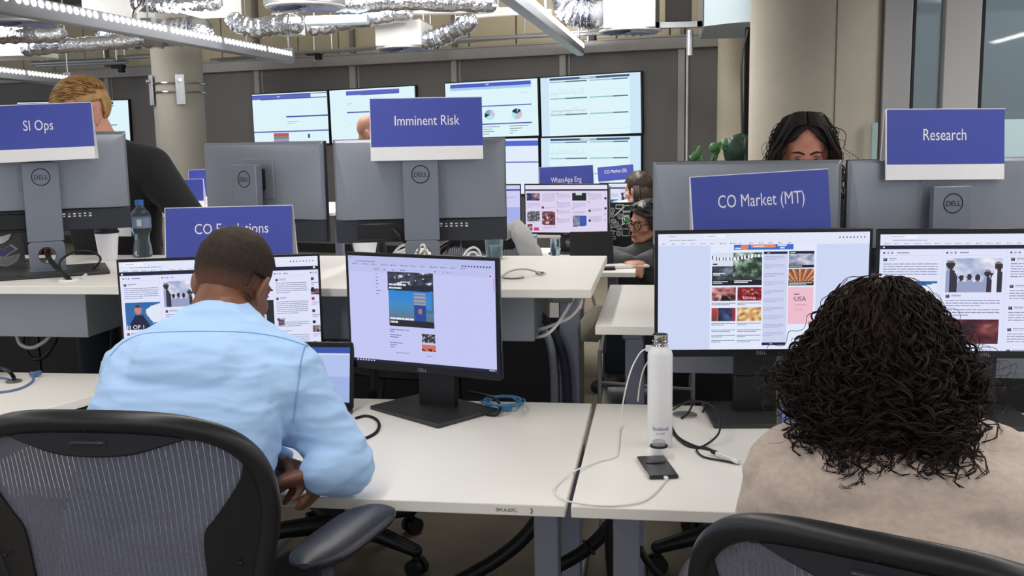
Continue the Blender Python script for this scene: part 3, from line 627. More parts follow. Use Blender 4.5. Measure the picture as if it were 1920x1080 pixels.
def screen_back(W, H):          # the column board on the desk further back
    s = Scr(940, 580, W, H, (222, 212, 240)); s.rect(0, 0, 940, 55, (232, 226, 244), 1); s.rect(0, 52, 940, 18, (18, 18, 52), 2); s.lines(40, 25, 300, 1, 1, 8, (206, 200, 226), 2)
    s.img(14, 100, 152, 90, pal(7, [(30, 26, 40), (36, 50, 110), (150, 110, 110), (226, 230, 244)], 2), 16, 10); s.img(542, 98, 160, 92, lambda u, v: (196, 216, 190) if v < .3 and .25 < u < .7 else (26, 40, 36), 16, 10)
    s.img(18, 320, 148, 125, p_crowd(2, (110, 110, 116)), 20, 16); s.img(192, 322, 152, 168, p_crowd(5, (130, 70, 80)), 22, 22); s.img(546, 372, 158, 146, lambda u, v: (226, 226, 240) if v > .85+.1*(1-u) else ((60, 84, 176) if u > .5 else pal(4, [(40, 44, 80), (180, 184, 206)], 3)(u, v)), 20, 18); s.img(18, 478, 60, 80, p_crowd(11, (150, 90, 110)), 8, 10); s.rect(94, 520, 60, 40, (196, 70, 110), 3)
    for q, (u, v, n) in enumerate(((20, 220, 5), (196, 100, 9), (210, 270, 2), (368, 110, 5), (368, 210, 6), (368, 310, 4), (368, 410, 5), (546, 220, 5), (546, 320, 3), (728, 110, 6), (730, 290, 3), (728, 380, 6), (20, 455, 1), (196, 508, 3))): s.lines(u, v, 150, n, 12, 5, (176, 168, 206), 2, q)
    for q, (u, v) in enumerate(((190, 262), (366, 100), (366, 205), (366, 305), (366, 405), (545, 280), (726, 100), (728, 300), (728, 420), (908, 150), (908, 270), (908, 350), (908, 420), (728, 200))): s.rect(u, v, 24 if q in (0, 7, 8, 9, 10) else 10, 26 if q in (0, 7, 8, 9, 10) else 10, (44, 40, 60), 3)
    return s
def screen_plain(W, H, top=(160, 176, 236), bot=(150, 160, 220)):
    s = Scr(100, 60, W, H, top); s.rect(0, 5, 100, 2, (60, 66, 150), 1); s.lines(55, 15, 40, 2, 4, .8, (170, 160, 200), 2); s.rect(0, 28, 100, 32, bot, 1); return s

# ================================================================== monitors
def monitor(label, x, y, ztop, yaw, desk_z, rear, scr=None, W=.538, H=.323, tilt=0, base_yaw=None, bez=(.007, .008, .017), group='black flat monitors', base=(.22, .19), sticker=None, neck_top=.062, hole=True, off=.0):
    """x, y, ztop: middle of the panel's top edge"""
    rz = math.radians(yaw)+(PI if rear else 0)
    R = Matrix.Rotation(rz, 3, 'Z'); dn = .078
    root_p = V((x, y, 0))+R @ V((off, dn, 0))
    t = thing('computer_monitor', label, 'monitor', (root_p.x, root_p.y, desk_z), rz, group)
    px, py = -off, -dn; zc = ztop-desk_z-H/2
    MB().box((px, py, zc), (W, .012, H)).build('frame', M_BEZEL, t, bevel=.002)
    sW, sH = W-2*bez[0], H-bez[1]-bez[2]
    if not rear and hole is None: hole = True
    if scr is None: scr = Scr(10, 6, sW, sH, (150, 160, 190))
    else: scr = scr(sW, sH)
    scr.build(t, (px, py-.0066, zc+(bez[2]-bez[1])/2))
    b = MB(); put_text(b, 'DELL', (px, zc-H/2+bez[2]*.28), bez[2]*.6, py-.0064); b.build('front_lettering', mat('badge_grey', (150, 150, 154), .4, .4), t, smooth=False, fixn=False)
    # back: bright shell above, black connector bay below
    zt = zc+H/2; hs = H*.775; zb = zt-hs; m = .001
    def ring(yy, ix, it_, ib): return [V((px-W/2+ix, py+yy, zb+ib)), V((px+W/2-ix, py+yy, zb+ib)), V((px+W/2-ix, py+yy, zt-it_)), V((px-W/2+ix, py+yy, zt-it_))]
    MB().loft([ring(.006, m, m, 0), ring(.012, m, m, 0), ring(.02, .008, .01, 0), ring(.028, .05, .045, 0), ring(.031, .12, .1, 0)]).build('back_shell', M_SILVER, t, bevel=.003, angle=20)
    MB().box((px, py+.013, zb-(H-hs)/2), (W-.004, .016, H-hs-.002)).build('port_panel', M_PORT, t, bevel=.003)
    MB().box((px, py+.0205, zt-.021), (W*.62, .0015, .0035)).build('vent_slot', M_INK, t, smooth=False).rotation_euler = (0, 0, 0)
    b = MB()
    for k in range(6):
        for q in range(2): b.box((px-.06-.016*k, py+.0215, zb-.017-.008*q), ((.009, .006, .008)[(k+q) % 3], .0008, (.005, .003)[(k+q) % 2]))
    b.build('port_icons', M_PAPER, t, smooth=False)
    MB().box((px+.12, py+.028, zb-(H-hs)/2), (.16, .02, H-hs-.02)).build('connector_bay', M_BLACK, t, bevel=.004)
    # stand: neck with cable hole, arm, plate
    w, th = .108, .028; zn = zc+H/2-neck_top; hz = .062; b = MB()
    n = 32; hr = .026
    def sq(a): c, s_ = math.cos(a), math.sin(a); k = 1/max(abs(c)/(w/2), abs(s_)/.045); return c*k, s_*k
    rows = []
    for yy in (-th/2, th/2):
        rows.append([V((hr*math.cos(2*PI*k/n), yy, hz+hr*math.sin(2*PI*k/n))) for k in range(n)])
        rows.append([V((sq(2*PI*k/n+.0)[0], yy, hz+sq(2*PI*k/n)[1])) for k in range(n)])
    if hole: b.loft([rows[0], rows[1], rows[3], rows[2]], caps=False, closed=True)
    else: b.box((0, 0, hz), (w, th, .09))
    b.box((0, 0, (hz+.045+zn)/2), (w, th, zn-hz-.045)); b.box((0, 0, (hz-.045)/2+.004), (w, th, hz-.045+.006))
    nk = b.build('stand_neck', M_NECK if rear else mat('neck_black', (26, 26, 30), .4), t, bevel=.0025)
    if rear:
        MB().torus((0, th/2+.0006, zn-.047), .0265, .0014, rot=Euler((PI/2, 0, 0)), n=40, m=6).build('badge_ring', M_INK, nk)
        b = MB(); put_text(b, 'DELL', (0, -.0075), .0205, 0, .040, fn=lambda X, Y, Z: (-X, th/2+.0012, zn-.047+Z)); b.build('badge_lettering', M_INK, nk, smooth=False, fixn=False)
        if sticker is not None:
            st = MB(); st.box((px+sticker*W/2, py+.0215, zt-.036), (.034, .0012, .018)); so = st.build('asset_sticker', M_PAPER, t, bevel=.0005)
            b = MB()
            for k in range(9): b.box((px+sticker*W/2-.0115+.0029*k, py+.0225, zt-.036+.001*(k % 2)), (.0016, .0006, .0075))
            b.build('barcode', M_INK, so, smooth=False)
    MB().box((px*.5, py/2, zc+.04), (.07, dn*.6, .07)).build('mount_arm', M_BLACK, t, bevel=.006)
    b = MB(); b.box((px, py+.031, zc+.04), (.136, .004, .13)); b.build('mount_plate', M_SILVER, t, bevel=.0015)
    bo = MB().box((0, -.02 if not rear else -.02, .006), (base[0], base[1], .011)).build('base_plate', M_BASE, t, bevel=.003)
    if base_yaw is not None: bo.rotation_euler = (0, 0, math.radians(base_yaw)-rz)
    return t
monitor('thin-framed lit monitor showing a column board, in front of the person in blue', -1.199, 2.62, 1.156, 17, .73, False, screen_deck_wide, bez=(.006, .007, .018), group='lit monitors on the front desks')
monitor('lit monitor showing a lilac article page, turned left on a square base', -.628, 2.58, 1.166, -16.5, .73, False, screen_article, W=.458, H=.318, base_yaw=-36.6, bez=(.009, .009, .021), group='lit monitors on the front desks', base=(.285, .215), hole=False)
monitor('lit monitor showing a news page with photo tiles, behind the white bottle', .246, 2.60, 1.227, 6, .73, False, screen_news, bez=(.008, .009, .019), group='lit monitors on the front desks', base=(.25, .23), hole=False)
monitor('lit monitor showing a column board, right of the news page monitor', .79, 2.625, 1.225, 2, .73, False, lambda W, H: screen_deck(W, H, 30), bez=(.008, .013, .019), group='lit monitors on the front desks', base=(.25, .23))
monitor('back of the monitor carrying the SI Ops sign', -2.015, 3.09, 1.506, 33, 1.05, True, sticker=-.76, neck_top=.095, base=(.36, .26), group='rear sides of monitors on the raised desks')
monitor('back of the monitor standing between the SI Ops and Imminent Risk signs', -1.31, 3.25, 1.463, -23, 1.047, True, sticker=-.72, neck_top=.072, group='rear sides of monitors on the raised desks', off=.004)
monitor('back of the monitor carrying the Imminent Risk sign', -.756, 3.147, 1.466, 13, 1.047, True, sticker=.72, group='rear sides of monitors on the raised desks')
monitor('back of the monitor with the CO Market (MT) sign in front of it', .236, 3.067, 1.386, -7, .952, True, sticker=.77, neck_top=.09, group='rear sides of monitors on the raised desks')
monitor('back of the monitor carrying the Research sign', .776, 3.06, 1.385, 10, .952, True, sticker=.72, neck_top=.075, group='rear sides of monitors on the raised desks')
monitor('lit monitor under the WhatsApp Eng sign, with pictures in columns', -.604, 6.383, 1.173, -7, .73, False, screen_back, tilt=0, group='lit monitors on the desks further back')
monitor('lit pale blue monitor half hidden left of the WhatsApp Eng screen', -1.165, 6.42, 1.172, 4, .73, False, lambda W, H: screen_plain(W, H, (206, 206, 246), (166, 176, 234)), group='lit monitors on the desks further back')
p = ay(1195, 342, 7.78); monitor('lit monitor behind the long-haired person under the CO Market (SI) sign', p.x-.02, 7.78, p.z+.0, -5, .74, False, lambda W, H: screen_deck(W, H, 50), group='lit monitors on the desks further back')

# ================================================================== blue name signs
def sign(label, text, pl, pr, h, tw, ts, lean=8, strip=.22, loc_text=(.5, .42), white_edge=True, group='blue team name signs', rear=True):
    """pl, pr: lower corners of the front board"""
    pl, pr = V(pl), V(pr); d = pr-pl; w = d.length; rz = math.atan2(d.y, d.x)
    t = thing('name_sign', label, 'sign', (pl+pr)/2, rz, group); roll = math.atan2(d.z, V((d.x, d.y)).length)
    L = Matrix.Rotation(-roll, 4, 'Y') @ Matrix.Rotation(-math.radians(lean), 4, 'X')
    hs = h*strip; b = MB(); b.M = L; b.box((0, 0, hs+(h-hs)/2), (w, .005, h-hs)); b.build('panel', M_SIGN, t, smooth=False)
    if strip > 0: b = MB(); b.M = L; b.box((0, 0, hs/2), (w, .005, hs)); b.build('base_strip', M_PAPER, t, smooth=False)
    b = MB(); b.M = L; b.box((-w/2-.0012, .0005, h/2), (.0024, .0055, h)); b.box((0, .0005, h+.001), (w+.004, .0055, .002)); b.build('board_edge', M_PAPER, t, smooth=False)
    b = MB(); b.M = L; put_text(b, text, (w*(loc_text[0]-.5), h*(1-loc_text[1])-ts*.33), ts, -.0029, tw); b.build('lettering', M_PAPER, t, smooth=False, fixn=False)
    if rear:
        b = MB(); b.M = Matrix.Rotation(-roll, 4, 'Y') @ Matrix.Translation((0, 2*h*math.sin(math.radians(lean))+.012, 0)) @ Matrix.Rotation(math.radians(lean), 4, 'X'); b.box((0, 0, h/2), (w, .004, h)); b.build('rear_panel', M_PAPER, t, smooth=False)
    return t
sign('blue SI Ops sign with white bottom strip at the left border', 'SI Ops', ay(-32, 307, 2.92), ay(179, 297, 3.03), .176, .088, .046, loc_text=(.515, .37), lean=6)
sign('blue Imminent Risk sign with white bottom strip on a monitor top', 'Imminent Risk', ay(697, 302, 3.02), ay(906, 298, 3.09), .187, .196, .043, loc_text=(.5, .36), lean=6)
sign('blue Research sign with white bottom strip on a monitor top', 'Research', ay(1662, 338, 2.97), ay(1882, 336, 3.04), .195, .123, .046, loc_text=(.49, .36), lean=6)
sign('blue CO Escalations sign standing on the raised desk, partly behind a head', 'CO Escalations', ay(313, 530, 2.84), ay(549, 526, 2.86), .222, .226, .044, loc_text=(.525, .29), strip=0, lean=8)
sign('blue CO Market (MT) sign, tilted, standing behind the news page monitor', 'CO Market (MT)', ay(1305, 520, 2.80), ay(1562, 504, 2.86), .272, .236, .050, loc_text=(.505, .262), strip=0, lean=7)
sign('blue WhatsApp Eng sign behind a lit monitor further back', 'WhatsApp Eng', ay(1013, 372, 6.78), ay(1113, 368, 6.76), .205, .205, .05, loc_text=(.5, .43), strip=0, lean=5)
sign('dark blue CO Market (SI) sign, smallest of the far signs', 'CO Market (SI)', ay(1122, 341, 7.72), ay(1189, 335, 7.71), .108, .165, .036, loc_text=(.5, .36), strip=0, lean=4)
sign('far blue sign with only the letters ncel showing beside the standing person', 'Cancel', ay(318, 390, 7.6), ay(382, 388, 7.6), .22, .11, .05, loc_text=(.38, .36), lean=6)
sign('far blue sign behind another one, starting with C', 'CO', ay(357, 384, 8.1), ay(420, 381, 8.1), .29, .06, .05, loc_text=(.3, .36), lean=6)
for o in [o for o in bpy.data.objects if o.name.startswith('name_sign')]:
    pass

# ================================================================== wall displays
def wall_display(label, p0, p1, scr, H=None, off=.06, group='large wall displays'):
    """p0, p1: image points of the upper corners"""
    a, c = aw(*p0, off), aw(*p1, off); d = c-a; w = d.length; h = H or w*.565
    roll = math.asin((c.z-a.z)/w); t = thing('wall_display', label, 'display', (a+c)/2, WPHI, group)
    L = Matrix.Rotation(-roll, 4, 'Y'); b = MB(); b.M = L; b.box((0, .03, -h/2), (w, .05, h)); b.build('frame', M_BEZEL, t, bevel=.004)
    s = scr(w-.026, h-.026); s.mb.M = None; o = s.mb.build('screen', M_SCREEN, t, smooth=False, fixn=False); o.location = (0, .004, -h/2); o.rotation_euler = (0, -roll, 0)
    MB().box((0, .06, -h/2), (w*.3, .06, h*.3)).build('wall_mount', M_BLACK, t)
    return t
WB = (222, 246, 252)
def dash_plain(W, H):
    s = Scr(142, 94, W, H, WB); s.rect(0, 2, 112, 8, (96, 104, 196), 1); s.rect(0, 2, 142, 1.2, (60, 66, 140), 2); s.lines(48, 5, 18, 1, 1, 2, (210, 216, 240), 2); s.rect(16, 9.5, 125, 1.6, (70, 80, 160), 2); s.rect(64, 42, 78, 2.6, (70, 80, 170), 1)
    s.rect(0, 69, 142, 2.4, (90, 100, 180), 1); s.rect(38, 73, 29, 6, (196, 80, 110), 2); s.rect(38, 79, 29, 5, (110, 150, 110), 2); s.rect(38, 84, 29, 8, (170, 150, 210), 2); s.lines(66, 52, 22, 2, 3, .9, (130, 150, 170), 2); s.rect(103, 76, 4, 7, (60, 70, 90), 2); s.rect(102, 78, 1.5, 3, (230, 236, 244), 3); s.lines(72, 90, 66, 1, 1, .8, (190, 210, 220), 2); return s
def dash_second(W, H):
    s = Scr(160, 100, W, H, WB); s.rect(32, 3, 100, 8, (92, 102, 196), 1); s.rect(60, 10, 70, 1.6, (60, 70, 150), 2); s.rect(32, 42, 60, 2.4, (80, 90, 170), 1); s.lines(34, 26, 8, 2, 3, .8, (160, 180, 190), 2); s.lines(36, 64, 10, 1, 3, .8, (180, 200, 210), 2); return s
def dash_pies(W, H):
    s = Scr(178, 106, W, H, WB); s.rect(10, 3, 156, 7, (74, 88, 196), 1); s.rect(10, 10, 156, 5, (170, 206, 232), 1); s.lines(80, 5, 16, 1, 1, 2, (200, 210, 240), 2); s.rect(66, 46, 100, 2.2, (90, 100, 190), 1); s.rect(66, 80, 100, 2.4, (80, 90, 180), 1)
    for u, q in ((86, 0), (138, 1)):
        cols = ((176, 232, 236), (206, 190, 220), (150, 196, 190), (30, 40, 76), (120, 170, 190))
        edges = ((.3, 2.6), (-1.2, .3), (-1.6, -1.2), (2.6, 3.5), (3.5, 4.7)) if q == 0 else ((2.0, 3.6), (-.6, 2.0), (-1.2, -.6), (-1.5, -1.2), (3.6, 4.8))
        for k, (a0, a1) in enumerate(edges): s.disc(u, 64, 10, cols[(k if q == 0 else (0, 1, 3, 2, 3)[k])], 2, 10, a0, a1)
    for k in range(4): s.rect(72, 86+k*4.5, (34, 18, 22, 12)[k], .9, (40, 50, 70), 2); s.rect(124, 86+k*4.5, (36, 24, 14, 6)[k], .9, (40, 50, 70), 2)
    s.lines(146, 24, 20, 1, 1, .8, (200, 190, 200), 2); return s
def dash_grid(W, H):
    s = Scr(190, 106, W, H, WB); s.rect(0, 0, 16, 106, (206, 232, 250), 1); s.rect(170, 0, 20, 106, (206, 232, 250), 1); s.rect(18, 2, 152, 4, (54, 78, 120), 1); s.rect(76, 2.2, 32, 3.2, (150, 190, 210), 2); s.lines(80, 3, 20, 1, 1, 1.6, (236, 246, 252), 3)
    for k, v in enumerate((8, 38, 67)):
        for u, q in ((18, 0), (95, 1)): s.rect(u, v, 72, 2.2, (150, 196, 210), 1); s.rect(u+(30 if q == 0 else 44), v, 42 if q == 0 else 28, 2, (62, 96, 120), 2)
    r = random.Random(3)
    for k in range(22): s.rect(20+k*3, 28-r.random()*9, .5, 9, (190, 206, 214), 2); s.rect(20+k*3, 60-r.random()**4*8, .6, 6, (200, 190, 210), 2); s.rect(100+k*3, 26, 2, .5, (200, 216, 224), 2)
    s.rect(20, 61, 68, .7, (180, 150, 190), 2); s.rect(18, 30, 70, .4, (190, 206, 214), 2); s.rect(94.5, 8, .4, 98, (206, 226, 232), 2); s.rect(96, 96, 74, .5, (200, 216, 224), 2); return s
def dash_blue(W, H):
    s = Scr(178, 106, W, H, (226, 238, 252)); s.rect(0, 4, 178, 10, (78, 104, 214), 1); s.rect(0, 44, 178, 2, (60, 78, 190), 1); return s
def dash_left(W, H):
    s = Scr(190, 106, W, H, WB); s.rect(0, 2, 166, 5, (44, 84, 130), 1); s.rect(0, 9, 166, 2, (70, 120, 160), 1); s.rect(0, 45, 170, 2, (80, 140, 170), 1); s.rect(0, 36, 166, .8, (200, 220, 228), 1); return s
wall_display('wall display with a small coloured bar block at its bottom, left of a pair', (470.7, 176), (614, 168.5), dash_plain, .69)
wall_display('wall display behind the bald person, right of a pair', (616, 168.3), (779, 159), dash_second, .69)
wall_display('wall display with two pie charts, top left of four', (833, 155), (1009.5, 144.6), dash_pies, .685)
wall_display('wall display with a grid of chart panels, top right of four', (1011.7, 144.4), (1203.5, 132.5), dash_grid, .70)
wall_display('wall display with a blue bar, bottom left of four', (833, 261), (1010.5, 257), dash_blue, .68)
wall_display('wall display with a grid of chart panels, bottom right of four', (1012.5, 257), (1203.5, 252.5), dash_grid, .68)
wall_display('wall display behind the fair-haired standing person', (30, 191), (240, 186), dash_left, .82, off=.06)
# ================================================================== people
def skin_mat(name, col, rough=.5):
    return mat(name, col, rough, vary=.1, scale=40, bump=.12, bscale=350, bdist=.0008)
def cloth_mat(name, col, vary=.06, wr=.5, wscale=9, stretch=(1, 1, 2.6), weave=0, rough=.85, sheen=.1, mottle=None, dist=.02):
    m = mat(name, col, rough, vary=vary, scale=mottle or 60, sheen=sheen, bump=wr, bscale=wscale, stretch=stretch, bdist=dist)
    return m
def head_geo(b, M, female=False, neck=True):
    """skull, face, ears in a local frame: +y is where the face looks, z up, origin between the ears"""
    old = b.M; b.M = M if old is None else old @ M
    k = .95 if female else 1
    b.ell((0, -.012, .035), (.073*k, .094, .086)); b.ell((0, .028, -.03), (.060*k, .062, .082)); b.ell((0, .043, -.083), (.042*k, .042, .03)); b.ell((0, .08, -.108), (.019, .014, .014))
    for s in (-1, 1):
        b.ell((s*.04, .05, -.03), (.026, .03, .026)); b.tube([(s*.045, .068, .018), (s*.012, .088, .016)], .009, 10, round_ends=True)
        b.ell((s*.085*k, -.012, -.010), (.0085, .021, .035), Euler((.2, s*.2, s*.62)), 14, 10); b.ell((s*.079*k, -.004, -.042), (.008, .010, .011), None, 10, 8); b.ell((s*.074*k, .0, -.012), (.012, .014, .022), None, 10, 8)
        b.ell((s*.011, .100, -.036), (.009, .009, .008), None, 10, 8); b.tube([(s*.055, .0, -.07), (s*.03, .06, -.098)], .018, 10, round_ends=True)
        b.ell((s*.030, .079, -.001), (.016, .008, .010), None, 12, 8)
    b.tube([(0, .088, .012), (0, .1, -.012), (0, .112, -.034)], [.008, .010, .012], 12, round_ends=True)
    b.ell((0, .091, -.066), (.023, .010, .0065), None, 14, 8); b.ell((0, .089, -.077), (.019, .011, .0075), None, 14, 8)
    if neck: b.tube([(0, -.03, -.03), (0, -.045, -.13)], [.052*k, .054*k], 16, round_ends=True)
    b.M = old
def face_parts(par, M, iris=(50, 34, 24), brow=(24, 18, 14), lips=(150, 86, 80), closed=False):
    W_ = mat('eye_white', (226, 222, 216), .2, vary=.01) if not closed else mat('eyelid', (120, 78, 66), .5)
    for s in (-1, 1):
        b = MB(); b.M = M; b.ell((s*.030, .0785, -.001), (.0125, .0095, .0095 if not closed else .004), None, 16, 10); e = b.build('eye', W_, par)
        b = MB(); b.M = M; b.ell((s*.030+.0005, .0868, -.002), (.0056, .0022, .0056 if not closed else .003), None, 14, 8); b.build('iris', mat('iris_%d' % iris[0], iris, .2), e)
        b = MB(); b.M = M; b.tube([(s*.014, .0885, .007), (s*.03, .0895, .0085), (s*.044, .081, .004)], [.0012, .0016, .0012], 6); b.build('eyelashes', mat('lash_dark', (14, 10, 9), .6), e)
        b = MB(); b.M = M; b.tube([(s*.012, .0955, .019), (s*.03, .0925, .0255), (s*.05, .078, .02)], [.0034, .0036, .0018], 8, round_ends=True); b.build('eyebrow', mat('brow_%d' % brow[0], brow, .8), par)
    b = MB(); b.M = M; b.ell((0, .0985, -.0665), (.020, .0045, .0042), None, 14, 8); b.ell((0, .0972, -.0765), (.017, .005, .005), None, 14, 8); b.build('lips', mat('lips_%d' % lips[0], lips, .4), par)
def hand_geo(b, wrist, d, pn, side, curl=(.5, .6, .5), spread=.14, k=1.0, thumb=(.55, .5), thumb_in=.35):
    """wrist -> fingers along d, palm facing pn; side +1: thumb on the d x pn side"""
    w = V(wrist); d = V(d).normalized(); n = V(pn); n = (n-d*n.dot(d)).normalized(); s = d.cross(n)*side
    rings = []
    for (t, ww, hh) in ((-.02, .024, .020), (.01, .029, .019), (.04, .038, .017), (.07, .042, .0155), (.092, .039, .012)):
        c = w+d*t*k; rings.append([c+s*(ww*k*math.cos(2*PI*q/16))+n*(hh*k*math.sin(2*PI*q/16)) for q in range(16)])
    b.loft(rings)
    b.ell(w+d*.03*k+s*.024*k+n*.006*k, (.018*k, .022*k, .016*k), None, 12, 8)
    L = ((.043, .026, .021), (.047, .030, .022), (.044, .028, .021), (.034, .021, .019))
    for i in range(4):
        o = (.030, .010, -.010, -.029)[i]; p = w+d*(.088 if i in (1, 2) else .083)*k+s*o*k; a = 0; pts = [w+d*.06*k+s*o*k*.9, p]; dd = (d+s*spread*(1.5-i)*.5).normalized()
        for q in range(3):
            a += curl[q]*(1+.08*(i-1)); v = dd*math.cos(a)+n*math.sin(a); p = p+v*L[i][q]*k; pts.append(p)
        b.tube(pts, [.0092*k, .0092*k, .0085*k, .0078*k, .0066*k], 10, round_ends=True)
    p = w+d*.022*k+s*.026*k; v = (d*math.cos(thumb[0])+s*math.sin(thumb[0])).normalized(); pts = [p]
    p = p+v*.042*k+n*.006*k; pts.append(p); v2 = (v*math.cos(thumb_in)-s*math.sin(thumb_in)+n*thumb[1]).normalized(); p = p+v2*.030*k; pts.append(p); p = p+(v2+n*.2).normalized()*.026*k; pts.append(p)
    b.tube(pts, [.014*k, .0115*k, .010*k, .0075*k], 10, round_ends=True)
def limb(b, pts, r, n=18): b.tube(smooth_path(pts, 5) if len(pts) > 2 else pts, _interp(r, 5) if len(pts) > 2 else r, n, round_ends=True)
def _interp(r, n):
    out = []
    for i in range(len(r)-1):
        for k in range(n): out.append(r[i]+(r[i+1]-r[i])*k/n)
    return out+[r[-1]]
def trunk(b, spine, ref=(1, 0, 0), n=28, grow=0):
    """spine: (point, half width, half depth) from hips to neck; ref across the shoulders"""
    P = smooth_path([q[0] for q in spine], 5); rx = _interp([q[1]+grow for q in spine], 5); ry = _interp([q[2]+grow for q in spine], 5)
    rings = []; ref = V(ref).normalized()
    for i, p in enumerate(P):
        t = (P[min(i+1, len(P)-1)]-P[max(i-1, 0)]).normalized(); u = (ref-t*ref.dot(t)).normalized(); w = t.cross(u); ring = []
        for k in range(n):
            a = 2*PI*k/n; c, s = math.cos(a), math.sin(a); e = .82
            ring.append(p+u*(rx[i]*math.copysign(abs(c)**e, c))+w*(ry[i]*math.copysign(abs(s)**e, s)))
        rings.append(ring)
    b.loft(rings)
def HM(pos, yaw=0, pitch=0, roll=0):
    """head frame: yaw 0 looks along +y, pitch > 0 bows"""
    return Matrix.Translation(V(pos)) @ Matrix.Rotation(math.radians(yaw), 4, 'Z') @ Matrix.Rotation(-math.radians(pitch), 4, 'X') @ Matrix.Rotation(math.radians(roll), 4, 'Y')
def person(label, J, spine, head, skin, shirt, trousers, shoes=None, female=False, ref=(1, 0, 0), hands=(None, None), sleeve=1.0, arm_r=(.07, .052, .040), group=None, voxel=.009, iris=(50, 34, 24), brow=(24, 18, 14), closed=False, extra=None, collar=None, shirt_extra=None, shirt_voxel=.012, lips=(150, 86, 80), shirt_it=7):
    """J: joints shL elL wrL shR elR wrR hpL knL anL hpR knR anR"""
    O_ = V(J['hpL']).lerp(V(J['hpR']), .5); O_.z = 0
    T = Matrix.Translation(-O_); M = HM(*head)
    b = MB(); b.M = T
    head_geo(b, M, female)
    nk = M @ V((0, -.03, -.05)); top = V(spine[-1][0]); limb(b, [nk, nk.lerp(top, .6), top], [.052, .054, .062] if not female else [.046, .047, .055])
    trunk(b, spine, ref, grow=-.022)
    for s in 'LR':
        sh, el, wr = V(J['sh'+s]), V(J['el'+s]), V(J['wr'+s]); limb(b, [sh, sh.lerp(el, .5), el], [arm_r[0]*.75, arm_r[1]*.85, arm_r[1]*.72]); limb(b, [el, el.lerp(wr, .4), wr], [arm_r[1]*.72, arm_r[2]*.9, .026])
        limb(b, [V(spine[-2][0]), sh], [.06, .052])
        hp, kn, an = V(J['hp'+s]), V(J['kn'+s]), V(J['an'+s]); limb(b, [hp, hp.lerp(kn, .5), kn], [.07, .064, .05]); limb(b, [kn, kn.lerp(an, .35), an], [.05, .05, .034])
        h = hands[0 if s == 'L' else 1]
        if h: hand_geo(b, wr, **h)
        fd = (kn-hp); fd.z = 0; fd = fd.normalized() if fd.length > .05 else V((M.to_3x3() @ V((0, 1, 0))).to_2d().to_3d()).normalized(); limb(b, [an+V((0, 0, -.02)), an+fd*.06+V((0, 0, -.045)), an+fd*.16+V((0, 0, -.055))], [.034, .034, .028])
    if extra: extra(b)
    body = fuse(b, 'person', skin, None, voxel, 4); body.location = O_; tag(body, label, 'person', group)
    # trousers, shoes
    b = MB(); b.M = T; trunk(b, [(V(spine[0][0])+V((0, 0, -.03)), spine[0][1]+.004, spine[0][2]+.004), (V(spine[1][0]), spine[1][1]-.004, spine[1][2]-.004)], ref)
    for s in 'LR':
        hp, kn, an = V(J['hp'+s]), V(J['kn'+s]), V(J['an'+s]); limb(b, [V(spine[0][0]).lerp(hp, .8), hp.lerp(kn, .5), kn], [.1, .088, .068]); limb(b, [kn, kn.lerp(an, .4), an], [.068, .066, .056])
    fuse(b, 'trousers', trousers, body, .016, 4)
    for s in 'LR':
        hp, kn, an = V(J['hp'+s]), V(J['kn'+s]), V(J['an'+s]); fd = (kn-hp); fd.z = 0; fd = fd.normalized() if fd.length > .05 else V((M.to_3x3() @ V((0, 1, 0))).to_2d().to_3d()).normalized()
        b = MB(); b.M = T; limb(b, [an+fd*-.03+V((0, 0, -.045)), an+fd*.07+V((0, 0, -.05)), an+fd*.18+V((0, 0, -.058))], [.04, .044, .036], 14); g = an.z-.098
        b.v = [(x, y, max(z, g)) for x, y, z in b.v]; b.build('shoe', shoes or mat('shoe_dark', (26, 26, 28), .6), body)
    # shirt
    b = MB(); b.M = T; trunk(b, spine[:-1] + [(V(spine[-1][0]), spine[-1][1], spine[-1][2])], ref)
    for s in 'LR':
        sh, el, wr = V(J['sh'+s]), V(J['el'+s]), V(J['wr'+s]); we = el.lerp(wr, sleeve)
        limb(b, [sh, sh.lerp(el, .5), el], [arm_r[0], arm_r[1]*1.12, arm_r[1]]); limb(b, [el, el.lerp(we, .45), we], [arm_r[1], arm_r[2]*1.12, arm_r[2]*.95]); limb(b, [V(spine[-2][0]), sh], [arm_r[0]*1.05, arm_r[0]*1.02])
        limb(b, [V(spine[-1][0]), sh.lerp(V(spine[-1][0]), .25)], [.055, .06])
    if shirt_extra: shirt_extra(b)
    sh_ = fuse(b, 'shirt', shirt, body, shirt_voxel, shirt_it)
    if collar: collar(body, T)
    face_parts(body, T @ M, iris, brow, lips, closed)
    return body, T, M
def wrinkle(o, amp, f, seed=0, stretch=(1, 1, 3.2)):
    """real folds in the cloth"""
    me = o.data; n_ = len(me.vertices); co = np.empty(n_*3, 'f'); no = np.empty(n_*3, 'f'); me.vertices.foreach_get('co', co); me.vertices.foreach_get('normal', no)
    co = co.reshape(-1, 3); no = no.reshape(-1, 3); d = np.empty(n_)
    for i in range(n_):
        p = V((co[i, 0]*f*stretch[0]+seed, co[i, 1]*f*stretch[1], co[i, 2]*f*stretch[2])); n = noise.noise(p); r = 1-abs(n)*2
        d[i] = amp*(r*abs(r)*.6+.5*noise.noise(p*2.3))
    me.vertices.foreach_set('co', (co+no*d[:, None]).astype('f').ravel()); me.update()
